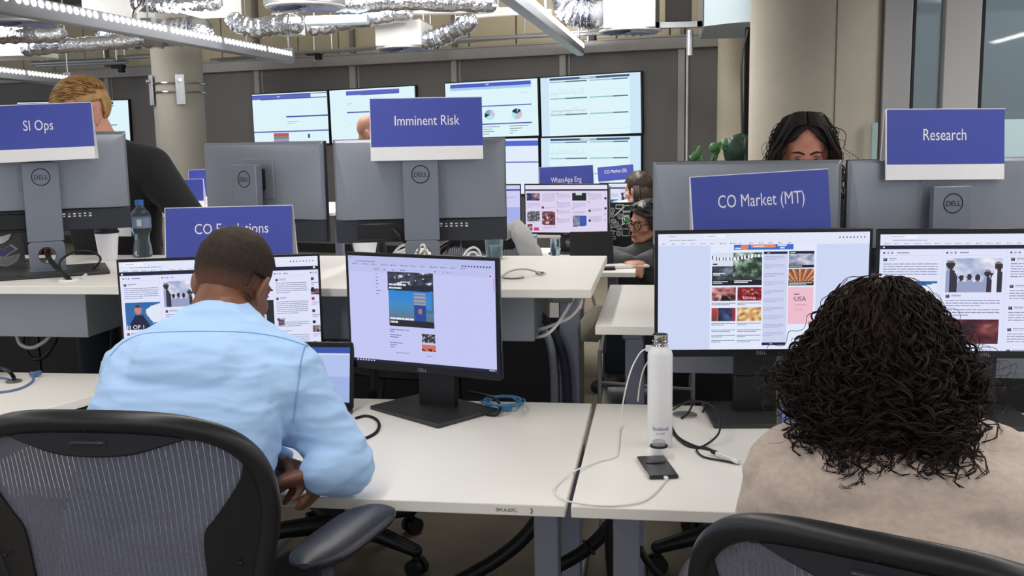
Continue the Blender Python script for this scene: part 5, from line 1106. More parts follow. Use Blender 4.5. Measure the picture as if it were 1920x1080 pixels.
# ================================================================== office chairs
def mesh_mat(name, col, per=.0098, gap=.09):
    m = bpy.data.materials.new(name); m.use_nodes = True; nt = m.node_tree; N = nt.nodes; L = nt.links; b = N['Principled BSDF']; b.inputs['Roughness'].default_value = .6
    tc = N.new('ShaderNodeTexCoord'); sp = N.new('ShaderNodeSeparateXYZ'); L.new(tc.outputs['Object'], sp.inputs[0])
    def fr(sock, period, thr):
        a = N.new('ShaderNodeMath'); a.operation = 'DIVIDE'; a.inputs[1].default_value = period; L.new(sock, a.inputs[0]); f = N.new('ShaderNodeMath'); f.operation = 'FRACT'; L.new(a.outputs[0], f.inputs[0]); g = N.new('ShaderNodeMath'); g.operation = 'LESS_THAN'; g.inputs[1].default_value = thr; L.new(f.outputs[0], g.inputs[0]); return g.outputs[0], f.outputs[0]
    g, f = fr(sp.outputs['X'], per, gap); g2, f2 = fr(sp.outputs['Z'], .0022, .5)
    n = N.new('ShaderNodeTexNoise'); n.inputs['Scale'].default_value = 300; L.new(tc.outputs['Object'], n.inputs['Vector'])
    mx = N.new('ShaderNodeMix'); mx.data_type = 'RGBA'; mx.inputs['A'].default_value = rgb(*[c*.78 for c in col]); mx.inputs['B'].default_value = rgb(*[min(255, c*1.2) for c in col]); L.new(n.outputs['Fac'], mx.inputs['Factor']); L.new(mx.outputs['Result'], b.inputs['Base Color'])
    tr = N.new('ShaderNodeBsdfTransparent'); ms = N.new('ShaderNodeMixShader'); k = N.new('ShaderNodeMath'); k.operation = 'MULTIPLY'; k.inputs[1].default_value = .5; L.new(g, k.inputs[0]); L.new(k.outputs[0], ms.inputs[0]); L.new(b.outputs[0], ms.inputs[1]); L.new(tr.outputs[0], ms.inputs[2]); L.new(ms.outputs[0], N['Material Output'].inputs[0])
    return m
M_NET = mesh_mat('woven_net', (98, 98, 112)); M_CHAIR = mat('chair_black', (30, 30, 34), .38, vary=.06, bump=.08, bscale=500, bdist=.0005); M_CHAIRP = mat('chair_panel', (44, 46, 54), .45, vary=.05)
OUT = [(0, 1.03), (.07, 1.028), (.13, 1.021), (.185, 1.005), (.228, .978), (.257, .94), (.270, .895), (.272, .85), (.266, .80), (.255, .75), (.243, .70), (.232, .65), (.222, .60), (.20, .55), (.15, .52), (0, .51)]
INN = [(0, .955), (.06, .958), (.11, .970), (.16, .984), (.195, .989), (.22, .982), (.234, .962), (.236, .935), (.228, .905), (.21, .875), (.185, .84), (.162, .805), (.158, .72), (.15, .62), (.11, .57), (0, .56)]
def office_chair(label, loc, rz, top=1.03, group='black mesh-back office chairs', arms=True, full=True):
    t = thing('office_chair', label, 'chair', (loc[0], loc[1], 0), rz, group); dz = top-1.03
    def curve(u, v, off=0):      # local: back behind the sitter, seat towards +y
        return V((u, .12*(u/.27)**2*.55+.10*((v-.62)/.4)**2*0 - .16*(v-.55)+off, v+dz))
    def dens(poly):
        h = smooth_path([V((a, c, 0)) for a, c in poly], 4); R_ = [(p.x, p.y) for p in h]; return R_+[(-a, c) for a, c in reversed(R_[1:-1])]
    o_, i_ = dens(OUT), dens(INN); n = len(o_)
    b = MB(); b.loft([[curve(*p) for p in o_], [curve(p[0], p[1], .0) for p in i_], [curve(p[0], p[1], .022) for p in i_], [curve(p[0], p[1], .03) for p in o_]], caps=False, closed=True); b.build('back_frame', M_CHAIR, t, bevel=.004, angle=60)
    b = MB(); b.tube([curve(p[0]*.975, .80+(p[1]-.80)*.95, .008) for p in o_], .0185, 12, closed=True); b.build('frame_rim', M_CHAIR, t)
    # top panel and moulded oval grip
    b = MB(); pl = []
    for k in range(21):
        u = -.17+.34*k/20; a = max(q[1] for q in [(0, 0)]); vt = np.interp(abs(u), [p[0] for p in OUT[:7]], [p[1] for p in OUT[:7]])-.03; vb = np.interp(abs(u), [p[0] for p in INN[:7]], [p[1] for p in INN[:7]])+.003; pl.append((u, vt, vb))
    b.add([curve(u, vt, -.002) for u, vt, vb in pl]+[curve(u, vb, -.002) for u, vt, vb in pl], [(k, k+1, 22+k, 21+k) for k in range(20)]); b.build('top_panel', M_CHAIRP, t)
    b = MB(); b.tube([curve(-.024, .984, -.004), curve(.024, .984, -.004)], .008, 10, ell=.4, round_ends=True); b.build('maker_mark', mat('chair_mark', (58, 60, 68), .4), t)
    for (u, v) in ((0, 1.007), (.243, .945), (-.243, .945), (.215, .75), (-.215, .75)): MB().ell(curve(u, v-.0, -.006), (.004, .003, .004), None, 10, 6).build('screw', M_INK, t)
    b = MB(); N_ = 26; rows = []
    for j in range(N_+1):
        s_ = j/N_; row = []
        for k in range(n): p = i_[k]; c0 = (0, .80); row.append(curve(c0[0]+(p[0]-c0[0])*s_*1.01, c0[1]+(p[1]-c0[1])*s_*1.01, .006+.012*(1-s_)))
        rows.append(row)
    b.loft(rows, caps=False); b.build('back_net', M_NET, t)
    b = MB(); b.box((0, .06, .60+dz), (.36, .02, .10)); b.build('lumbar_support', M_CHAIR, t, bevel=.008)
    b = MB(); S = []
    for (yy, w, z) in ((.06, .20, .475), (.15, .235, .455), (.3, .25, .455), (.42, .245, .465), (.5, .225, .455), (.53, .21, .43)): S.append([V((w*math.cos(2*PI*k/28) if abs(math.cos(2*PI*k/28)) < 1 else w*math.cos(2*PI*k/28), yy, z+.022*math.sin(2*PI*k/28))) for k in range(28)])
    b.loft(S); b.build('seat', M_NET, t); MB().torus((0, .30, .45), .235, .018, None, 40, 8).build('seat_frame', M_CHAIR, t)
    if arms:
        for s in (-1, 1):
            b = MB(); rings = []
            for q in range(15):
                f = q/14; yy = .08+.27*f; w = .047*math.sqrt(max(.03, 1-(2*f-1)**4)); hh = .02*math.sqrt(max(.05, 1-(2*f-1)**4)); rings.append([V((s*(.30+.075*f)+w*1.25*math.cos(2*PI*k/18), yy, .715+.012*f+hh*1.25*math.sin(2*PI*k/18)*(1 if math.sin(2*PI*k/18) < 0 else .8))) for k in range(18)])
            b.loft(rings); ap = b.build('armrest', mat('armrest_pad', (40, 42, 52), .4, vary=.05), t); b = MB(); b.tube(smooth_path([(s*.325, .14, .69), (s*.33, .10, .60), (s*.30, .08, .50), (s*.22, .2, .42)]), .018, 10); b.build('armrest_stem', M_CHAIR, t)
    MB().cyl((0, .28, .42), (0, .28, .10), .03, .024).build('gas_column', M_CHAIR, t); MB().box((0, .27, .40), (.2, .24, .07)).build('tilt_mechanism', M_CHAIR, t, bevel=.02)
    for k in range(5):
        a = 2*PI*k/5+.3; u = V((math.cos(a), math.sin(a), 0)); c0 = V((0, .28, 0)); lg = MB().tube([c0+u*.03+V((0, 0, .12)), c0+u*.18+V((0, 0, .115)), c0+u*.33+V((0, 0, .085))], [.034, .028, .02], 12, round_ends=True).build('base_leg', M_CHAIR, t)
        w_ = V((-u.y, u.x, 0)); cs = MB()
        for s in (-1, 1): cs.cyl(c0+u*.34+w_*(s*.008)+V((0, 0, .031)), c0+u*.34+w_*(s*.026)+V((0, 0, .031)), .03, n=20)
        cs.cyl(c0+u*.33+V((0, 0, .085)), c0+u*.335+V((0, 0, .05)), .011); cs.build('caster', M_BLACK, lg)
    return t
office_chair('black mesh-back office chair holding the person in the pale blue shirt', (-.928, 1.56), .03, 1.03)
office_chair('black mesh-back office chair, turned, behind the person in the oatmeal sweater', (.285, 1.265), -.45, .985)
# ================================================================== things on and around the desks
def D(x, y, z=.733): return az(x, y, z)
def laptop(label, hinge, rz, W, Dp, Hh, lean, scr, keys=(40, 40, 44), body=M_BLACK, deck=True, group='laptops', stickers=None):
    """hinge: middle of the hinge, keyboard towards local -y, screen facing -y"""
    t = thing('laptop', label, 'laptop', hinge, rz, group); d = MB(); d.box((0, -Dp/2, .008), (W, Dp, .014)); dk = d.build('base', body, t, bevel=.004)
    b = MB()
    for r in range(5):
        for k in range(13): b.box((-W*.42+W*.84*(k+.5)/13, -.035-.019*r, .0165), (W*.84/13-.0028, .0155, .003))
    b.build('keyboard', mat('keys_%d' % keys[0], keys, .5, vary=.25, scale=90), dk, bevel=.0008)
    MB().box((0, -Dp*.78, .0155), (W*.32, Dp*.3, .001)).build('touchpad', mat('touchpad', (30, 30, 34), .3), dk, smooth=False)
    L = Matrix.Translation((0, 0, .012)) @ Matrix.Rotation(-math.radians(lean), 4, 'X')
    b = MB(); b.M = L; b.box((0, .004, Hh/2), (W, .007, Hh)); lid = b.build('lid', body, t, bevel=.003)
    if scr: s = scr(W-.022, Hh-.03); s.mb.M = L @ Matrix.Translation((0, -.0006, Hh/2)); s.mb.v = [tuple(s.mb.M @ V(p)) for p in s.mb.v]; s.mb.M = None; s.mb.build('screen', M_SCREEN, lid, smooth=False, fixn=False)
    if stickers:
        for k, (x, z, poly, col, edge) in enumerate(stickers):
            b = MB(); b.M = L; rings = [[V((x+px*k_, yy, z+pz*k_)) for px, pz in poly] for yy, k_ in ((.0078, 1.0), (.0086, 1.0))]; b.loft(rings); q = b.build('sticker', mat('sticker_edge_%d' % k, edge, .5), lid, smooth=False)
            b = MB(); b.M = L; b.loft([[V((x+px*.8, yy, z+pz*.8)) for px, pz in poly] for yy in (.0086, .0092)]); b.build('sticker_print', mat('sticker_%d' % k, col, .5, vary=.3, scale=60), q, smooth=False)
    return t
def scr_app(W, H):
    s = Scr(100, 64, W, H, (178, 196, 238)); s.rect(0, 0, 100, 7, (58, 84, 170), 1); s.rect(0, 7, 100, 2, (210, 218, 244), 1); s.lines(60, 24, 36, 1, 2, 1, (130, 150, 210), 2); s.rect(0, 34, 100, 30, (160, 180, 228), 1); return s
laptop('open black laptop with reddish keys beside the arm of the person in blue', (-.995, 2.60, .73), .02, .325, .235, .18, 10, scr_app, keys=(150, 74, 70))
laptop('open laptop mostly hidden by the dark curly hair on the right desk', (.415, 2.22, .73), .05, .33, .19, .225, 14, lambda W, H: screen_plain(W, H, (120, 132, 196), (96, 106, 170)), body=mat('laptop_grey', (96, 94, 92), .4, .3))
star = [(.03, .0), (.012, .018), (-.02, .028), (-.034, .008), (-.03, -.012), (-.006, -.03), (.018, -.022)]
bird = [(.045, -.012), (.02, .012), (-.01, .016), (-.045, .026), (-.03, .0), (-.012, -.012), (.01, -.02)]
fish = [(.05, -.01), (.03, .016), (.0, .006), (-.03, .024), (-.05, .006), (-.02, -.01), (.0, -.026)]
laptop('open grey laptop with stickers on its lid at the left border', (-2.30, 3.12, 1.05), PI+.25, .33, .20, .125, 12, None, body=mat('laptop_dark', (74, 72, 72), .45, .2),
    stickers=[(-.10, .095, bird, (196, 192, 190), (60, 58, 58)), (-.10, .055, fish, (74, 68, 110), (150, 148, 150)), (-.02, .04, star, (150, 60, 56), (206, 190, 186)), (-.11, .02, bird, (110, 112, 110), (140, 138, 136)), (.03, .09, star, (96, 60, 56), (120, 100, 96)), (.08, .05, fish, (180, 176, 172), (90, 88, 88))])

# white steel bottle, its cap, the phone
p = D(1237, 838, .73); t = thing('water_bottle', 'tall white steel bottle with chrome neck and blue lettering, lid removed', 'bottle', (p.x, p.y+.01, .73))
R_ = .0295; hb = .222
MB().lathe([(.001, 0), (R_-.003, 0), (R_, .003), (R_, hb), (R_-.002, hb+.008), (R_-.008, hb+.016), (.019, hb+.021)], 48).build('body', mat('bottle_white', (236, 236, 240), .32, vary=.01, coat=.3), t, angle=50)
MB().lathe([(.019, hb+.019), (.0188, hb+.024), (.0175, hb+.026), (.0175, hb+.03), (.0195, hb+.031), (.0195, hb+.034), (.0175, hb+.035), (.018, hb+.047), (.0188, hb+.049), (.017, hb+.049), (.0155, hb+.02)], 40).build('neck', M_CHROME, t)
def wrap(z0): return lambda X, Y, Z: (math.sin(X/R_+.08)*(R_+.0004), -math.cos(X/R_+.08)*(R_+.0004), z0+Z)
b = MB(); put_text(b, 'facebook', (0, 0), .0135, 0, .040, fn=wrap(.045)); put_text(b, 'est. 2004', (0, 0), .0062, 0, .021, fn=wrap(.036)); b.build('lettering', mat('print_navy', (56, 66, 140), .5), t, smooth=False, fixn=False)
p = D(1237, 852, .73); t = thing('bottle_cap', 'white bottle cap standing upside down in front of the white bottle', 'bottle cap', (p.x-.002, p.y-.015, .73))
MB().lathe([(.001, 0), (.0195, 0), (.021, .002), (.021, .023), (.0195, .0245)], 40).build('cap_body', mat('bottle_white', (236, 236, 240), .32), t)
MB().lathe([(.0195, .0235), (.0212, .0245), (.0205, .027), (.015, .0275)], 40).build('seal_ring', M_INK, t)
MB().lathe([(.0145, .026), (.0145, .036), (.012, .038), (.010, .036), (.001, .035)], 32).build('stopper', mat('stopper_grey', (158, 158, 162), .4), t)
c0 = [D(1199, 857), D(1250, 855), D(1268, 898), D(1213, 900)]; cc = sum(c0, V())/4; u = (c0[1]-c0[0]); rz = math.atan2(u.y, u.x)
t = thing('phone', 'dark phone lying face down with a white cable plugged in', 'phone', (cc.x, cc.y, .73), rz)
MB().box((0, 0, .0045), (.064, .142, .0085)).build('body', mat('phone_grey', (62, 62, 68), .22, .5, vary=.05), t, bevel=.0035, seg=3)
b = MB(); b.tube(smooth_path([(-.022, .018, .0088), (-.012, .012, .0094), (0, .0105, .0096), (.012, .012, .0094), (.022, .018, .0088)]), .0016, 8); b.build('finger_ring', M_INK, t)
MB().box((.003, -.074, .005), (.009, .014, .005)).build('cable_plug', M_CABLEW, t, bevel=.0015)
MB().box((-.0318, 0, .0045), (.002, .136, .006)).build('side_rail', M_CHROME, t, bevel=.0008)
pl = Matrix.Translation((cc.x, cc.y, .733)) @ Matrix.Rotation(rz, 4, 'Z') @ V((.003, -.08, 0))
cable('charging_cable', 'white charging cable looping across the desk gap to the phone', [ay(1214, 653, 2.575), ay(1200, 662, 2.56), ay(1184, 692, 2.53), ay(1172, 735, 2.48), D(1163, 790, .745), D(1160, 835), D(1154, 856), D(1120, 866), D(1080, 882, .737), D(1052, 902), D(1040, 917), D(1046, 930), D(1066, 940, .737), D(1110, 947), D(1160, 948), D(1205, 940), D(1230, 922), pl], .0019, M_CABLEW)
t = thing('cable_plug', 'white plug end stuck into the side of the news page monitor', 'plug', ay(1217, 653, 2.575)); MB().box((0, 0, 0), (.018, .010, .016)).build('plug_body', M_CABLEW, t, bevel=.002); MB().box((.011, 0, 0), (.008, .005, .012)).build('contact', M_CHROME, t)
cable('white_cable', 'white cable rising behind the white bottle to the raised desk', [D(1196, 752, .74), ay(1200, 720, 2.75), ay(1208, 690, 2.75), ay(1222, 668, 2.74)], .0022, M_CABLEW)
cable('monitor_cable', 'black cable lying in a wide curve in front of the dark monitor base', [D(1262, 762), D(1300, 752, .79), D(1335, 760, .80), D(1350, 785, .775), D(1346, 815, .75), D(1315, 838), D(1290, 836), D(1268, 820), D(1252, 800)], .0026, M_RUBBER)
cable('monitor_cable', 'black cable with connector ending at the white stick on the right desk', [D(1255, 790), D(1270, 818), D(1300, 835), D(1330, 843), D(1352, 850)], .003, M_RUBBER)
cable('monitor_cable', 'black cable loop next to the sweater sleeve, below the white stick', [D(1352, 852), D(1320, 838), D(1306, 843), D(1318, 856), D(1350, 863), D(1384, 869)], .0024, M_RUBBER)
cable('monitor_cable', 'black cable bunch at the desk edge left of the dark monitor base', [D(1262, 768), D(1285, 755, .77), D(1300, 752, .78), D(1290, 775, .75), D(1278, 784)], .0028, M_RUBBER)
cable('monitor_cable', 'black cable crossing behind the dark stand on the right desk', [D(1318, 772), D(1326, 758, .75), D(1345, 755), D(1372, 752)], .0026, M_RUBBER)
a, c = D(1344, 850, .738), D(1386, 866, .738); t = thing('adapter_stick', 'white adapter stick on the desk by the sweater sleeve', 'adapter', (a+c)/2, math.atan2((c-a).y, (c-a).x)); MB().box((0, 0, 0), ((c-a).length, .012, .010)).build('stick', M_CABLEW, t, bevel=.002); MB().box((-.5*(c-a).length-.008, 0, 0), (.018, .009, .007)).build('connector', M_RUBBER, t, bevel=.001)
def grommet(label, p, r, m=M_STEEL):
    t = thing('cable_grommet', label, 'grommet', p, 0, 'desk cable grommets'); MB().lathe([(r*.55, 0), (r, 0), (r, .004), (r*.8, .006), (r*.55, .002)], 28).build('ring', m, t); MB().lathe([(.001, .0005), (r*.56, .0005)], 24).build('hole', M_INK, t)
grommet('grey cable grommet left of the dark monitor base on the right desk', D(1284, 779, .7302), .032)
grommet('dark cable grommet at the left border where a black cable enters', az(26, 716, .7902), .022, M_CABLEG)
grommet('small cable grommet on the raised desk below the left monitor stand', az(128, 527, 1.0502), .028, M_PAPER)
# cables on the left front desk
cable('laptop_cable', 'black cable loop on the desk right of the blue shirt sleeve', [D(668, 784), D(686, 780), D(703, 785), D(711, 796), D(706, 810), D(690, 820), D(672, 826)], .0042, M_RUBBER)
pts = []
for k in range(46):
    a = k*.62; r_ = 1+.18*math.sin(k*1.7); pts.append(D(944+33*r_*math.cos(a)+4*math.sin(k*.9), 752+9*r_*math.sin(a), .736+.0005*k+.004*math.sin(k*2.3)))
cable('network_cable', 'coiled blue network cable near the back edge of the front desk', pts, .0024, M_CABLEB)
t = thing('network_plug', 'blue plug end of the coiled network cable', 'plug', D(950, 768, .735), .4); MB().box((0, 0, .003), (.03, .012, .010)).build('plug_body', M_CABLEB, t, bevel=.002); MB().box((.018, 0, .003), (.012, .009, .007)).build('clip', mat('clear_plug', (170, 190, 204), .2), t)
cable('power_cable', 'black cable bending around the corner of the square monitor base', [D(915, 778), D(932, 777, .737), D(937, 766, .745), D(933, 752, .76), D(915, 742, .77), D(880, 735, .77)], .0042, M_RUBBER)
cable('network_cable', 'blue network cable lying across the desk at the left border', [az(-20, 738, .793), az(20, 733, .793), az(44, 726, .793), az(60, 716, .793), az(63, 707, .797)], .0036, mat('cable_slate', (96, 118, 168), .45))
t = thing('network_plug', 'slate blue plug at the end of the left border cable', 'plug', az(62, 704, .797), 1.4); MB().box((.012, 0, .003), (.034, .013, .012)).build('plug_body', mat('cable_slate', (96, 118, 168), .45), t, bevel=.002); MB().box((.008, .012, .004), (.012, .010, .008)).build('clip', mat('cable_slate', (96, 118, 168), .45), t)
cable('network_cable', 'short blue cable end at the very left border above another blue cable', [az(-12, 708, .793), az(8, 709, .793), az(24, 714, .793)], .003, mat('cable_slate', (96, 118, 168), .45))
cable('power_cable', 'thick black cable rising from the grommet at the left border', [az(26, 717, .79), az(25, 706, .80), az(16, 696, .82), ay(2, 690, 2.75), ay(-20, 688, 2.75)], .006, M_RUBBER)

# raised desk, left: cup, water bottle, cables
t = thing('paper_cup', 'white takeaway coffee cup with black lid on the raised desk', 'cup', (-1.991, 3.42, 1.05)); MB().lathe([(.001, 0), (.029, 0), (.031, .002), (.041, .098), (.042, .1), (.039, .1)], 40).build('cup_body', M_PAPER, t)
MB().lathe([(.0425, .097), (.0435, .101), (.0425, .106), (.039, .108), (.038, .116), (.035, .118), (.033, .113), (.001, .113)], 40).build('cup_lid', M_INK, t)
t = thing('plastic_bottle', 'clear plastic water bottle with blue cap on the raised desk', 'bottle', (-1.905, 3.51, 1.05))
M_PET = mat('clear_plastic', (208, 222, 228), .06, vary=.02, trans=.95, ior=1.25, bump=.25, bscale=60, bdist=.004)
MB().lathe([(.001, 0), (.031, .0), (.035, .006), (.034, .03), (.030, .055), (.027, .07), (.031, .088), (.036, .102), (.0365, .15), (.032, .166), (.018, .18), (.0135, .186), (.0135, .196)], 40).build('bottle_body', M_PET, t)
MB().lathe([(.001, .004), (.030, .004), (.031, .03), (.0275, .055), (.025, .07), (.028, .088), (.001, .09)], 32).build('water', mat('water', (196, 214, 222), .02, vary=0, trans=1, ior=1.33), t)
MB().lathe([(.0368, .108), (.0372, .108), (.0372, .146), (.0368, .146)], 40).build('bottle_label', mat('label_bluegrey', (112, 124, 150), .5, vary=.2, scale=50), t)
b = MB(); b.box((.012, -.0352, .128), (.015, .004, .024)); b.build('barcode_patch', mat('patch_grey', (196, 204, 208), .5), t)
MB().lathe([(.0155, .19), (.0155, .208), (.014, .21), (.001, .21)], 28).build('bottle_cap', mat('cap_blue', (52, 104, 168), .45), t)
E2 = lambda x, y, z=1.053: az(x, y, z)
cable('monitor_cable', 'thick black cable from the hole in the SI Ops monitor stand to the desk', [ay(86, 470, 3.04), ay(90, 484, 2.98), ay(104, 502, 2.92), ay(124, 517, 2.88), E2(133, 526)], .006, M_RUBBER)
cable('monitor_cable', 'thin black cable beside a thicker one at the SI Ops monitor stand', [ay(92, 468, 3.04), ay(95, 484, 2.98), ay(112, 504, 2.9), E2(128, 526)], .004, M_RUBBER)
cable('monitor_cable', 'black cable loop rising from the desk in front of the coffee cup', [E2(123, 524), ay(112, 500, 2.95), ay(118, 484, 3.0), ay(145, 471, 3.02), ay(172, 472, 3.04), ay(188, 483, 3.04), ay(183, 496, 3.02), E2(168, 503), E2(145, 502), E2(130, 500)], .0036, M_RUBBER)
cable('white_cable', 'white cable curving out from the dark monitor base near the coffee cup', [E2(186, 500), E2(172, 508), E2(160, 516), E2(155, 521)], .005, M_CABLEW)
cable('monitor_cable', 'red-sheathed cable end seen through the hole of the SI Ops monitor stand', [ay(70, 474, 3.10), ay(76, 462, 3.11), ay(86, 460, 3.11), ay(92, 470, 3.12)], .011, mat('cable_red', (176, 84, 78), .5))
# raised desk, middle: cups, chargers, cables
t = thing('paper_cup', 'white cup behind the lilac article monitor', 'cup', (-1.052, 3.5, 1.047)); MB().lathe([(.001, 0), (.033, 0), (.044, .056), (.0455, .058), (.043, .058), (.033, .004)], 36).build('cup_body', M_PAPER, t); MB().lathe([(.001, .048), (.0415, .048)], 30).build('drink', mat('coffee', (58, 42, 32), .2), t)
t = thing('glass_tumbler', 'pale clear tumbler on the raised desk behind the monitor corner', 'glass', (-.582, 3.48, 1.047)); MB().lathe([(.001, 0), (.028, 0), (.033, .07), (.031, .07), (.026, .006), (.001, .006)], 32).build('glass_body', mat('tumbler', (206, 226, 228), .08, vary=.02, trans=.9, ior=1.3), t); MB().lathe([(.001, .007), (.0262, .007), (.029, .045), (.001, .046)], 28).build('water', mat('water', (196, 214, 222), .02, trans=1, ior=1.33), t)
t = thing('charging_puck', 'round white charging puck on the raised desk edge', 'charger', E2(962, 522, 1.047)); MB().lathe([(.001, 0), (.031, 0), (.0325, .003), (.0315, .009), (.001, .0095)], 36).build('puck_body', mat('puck_white', (226, 226, 216), .4), t); MB().lathe([(.0325, .002), (.033, .004), (.0322, .006)], 36).build('puck_band', M_CABLEG, t)
cable('charger_cable', 'grey cable arching on the raised desk to a small dark plug', [E2(930, 530), E2(944, 516, 1.06), E2(962, 507, 1.075), E2(985, 505, 1.07), E2(1004, 509, 1.058), E2(1014, 514)], .0028, mat('cable_lightgrey', (178, 178, 174), .45))
t = thing('cable_plug', 'small dark plug lying at the end of the grey arching cable', 'plug', E2(1012, 513, 1.051), -.6); MB().box((0, 0, .002), (.026, .012, .008)).build('plug_body', M_CABLEG, t, bevel=.002); MB().box((.016, 0, .002), (.010, .008, .005)).build('contact', M_CHROME, t)
for k, (lab, pts) in enumerate((('white cable loop on the raised desk left of the tumbler', [E2(866, 486), ay(876, 470, 3.45), ay(888, 464, 3.45), ay(898, 470, 3.45), E2(903, 484)]), ('smaller white cable loop inside another one by the tumbler', [E2(872, 488), ay(880, 475, 3.42), ay(890, 473, 3.42), ay(897, 480, 3.42), E2(901, 488)]),
        ('white cable beside the stand of the Imminent Risk monitor', [ay(738, 476, 3.3), ay(746, 466, 3.3), ay(756, 460, 3.3), ay(772, 458, 3.28)]), ('lower white cable beside the stand of the Imminent Risk monitor', [ay(740, 480, 3.28), ay(750, 473, 3.28), ay(766, 470, 3.27), ay(780, 472, 3.25)]),
        ('white cable knotted inside the stand hole under the Imminent Risk sign', [ay(784, 474, 3.08), ay(788, 462, 3.06), ay(795, 459, 3.06), ay(798, 470, 3.06), ay(800, 476, 3.07)]), ('second white cable in the stand hole under the Imminent Risk sign', [ay(790, 477, 3.09), ay(796, 470, 3.08), ay(802, 462, 3.10), ay(806, 470, 3.12)]))):
    cable('white_cable', lab, pts, .0042, M_CABLEW, 'white cables on the raised desk')
cable('monitor_cable', 'black cable hanging from the back of the Imminent Risk monitor, left of its stand', [ay(734, 414, 3.13), ay(738, 428, 3.09), ay(748, 445, 3.08), ay(762, 456, 3.10)], .005, M_RUBBER)
cable('monitor_cable', 'second black cable hanging from the Imminent Risk monitor, nearer its stand', [ay(740, 414, 3.13), ay(744, 430, 3.09), ay(752, 446, 3.07), ay(768, 462, 3.10)], .004, M_RUBBER)
cable('monitor_cable', 'black cable curl right of the stand under the Imminent Risk monitor', [ay(838, 475, 3.2), ay(842, 456, 3.2), ay(852, 444, 3.2), ay(862, 446, 3.2), ay(864, 460, 3.2), E2(858, 486)], .003, M_RUBBER)
# hanging cables and hoses below the raised desk
cable('white_cable', 'white cable sagging from the raised desk corner to the grey trough, outer one', [ay(1078, 553, 2.92), ay(1060, 585, 2.9), ay(1043, 610, 2.88), ay(1025, 627, 2.87), ay(1005, 632, 2.9), ay(990, 628, 2.95)], .005, M_CABLEW)
cable('white_cable', 'white cable sagging from the raised desk corner to the grey trough, inner one', [ay(1090, 553, 2.95), ay(1088, 572, 2.93), ay(1070, 594, 2.92), ay(1045, 606, 2.92), ay(1018, 616, 2.92), ay(992, 618, 2.97)], .005, M_CABLEW)
def hose(label, pts, r, m, ribs=True):
    P = smooth_path(pts, 14); t = tag(MB().tube(P, [r*(1+(.06 if i % 2 else 0)*ribs) for i in range(len(P))], 12, round_ends=True).build('cable_hose', m), label, 'hose'); return t
hose('light grey cable hose dropping beside the steel leg under the raised desk', [ay(985, 592, 3.05), ay(1010, 608, 3.02), ay(1030, 640, 3.0), ay(1038, 690, 3.0), ay(1040, 760, 3.0), ay(1040, 860, 3.0)], .012, mat('hose_grey', (128, 134, 144), .4, .2))
hose('dark cable hose dropping beside the steel leg under the raised desk', [ay(985, 580, 3.06), ay(1016, 596, 3.06), ay(1046, 640, 3.06), ay(1060, 690, 3.06), ay(1064, 760, 3.05), ay(1062, 860, 3.05)], .015, mat('hose_dark', (36, 40, 58), .5))
hose('black cable hose on the floor left of the front desk leg', [ay(1062, 900, 2.75), ay(1030, 945, 2.72), ay(985, 1005, 2.7), ay(930, 1050, 2.68), ay(860, 1090, 2.66)], .020, M_RUBBER)
hs = hose('black cable hose with a tie, hanging between the two front desk legs', [ay(1152, 955, 2.6), ay(1146, 980, 2.6), ay(1120, 1012, 2.6), ay(1085, 1040, 2.6), ay(1030, 1070, 2.6)], .018, M_RUBBER)
MB().torus(ay(1104, 1026, 2.6), .022, .004, Euler((0, .9, .3)), 20, 6).build('cable_tie', M_INK, hs)
hose('black cable hose dropping close to the right front desk leg', [ay(1150, 962, 2.5), ay(1146, 1000, 2.5), ay(1148, 1060, 2.5), ay(1156, 1120, 2.5)], .016, M_RUBBER)
hose('black cable curving from the right front desk leg to the floor', [ay(1200, 1030, 2.5), ay(1218, 1058, 2.5), ay(1250, 1090, 2.5)], .010, M_RUBBER, False)
for k, (lab, pts) in enumerate((('dark cable loop hanging under the left raised desk', [ay(48, 622, 2.95), ay(44, 645, 2.95), ay(60, 672, 2.95), ay(85, 668, 2.95), ay(104, 640, 2.95), ay(108, 622, 2.95)]), ('grey cable loop hanging under the left raised desk', [ay(30, 622, 2.9), ay(38, 645, 2.9), ay(60, 652, 2.9), ay(84, 640, 2.9), ay(98, 624, 2.9)]),
        ('black cable hanging past the end of the left cable trough', [ay(180, 556, 3.2), ay(200, 578, 3.2), ay(210, 610, 3.2), ay(208, 660, 3.2), ay(205, 700, 3.2)]))):
    cable('hanging_cable', lab, pts, .006, (M_RUBBER, mat('cable_lightgrey', (178, 178, 174), .45), M_RUBBER)[k])

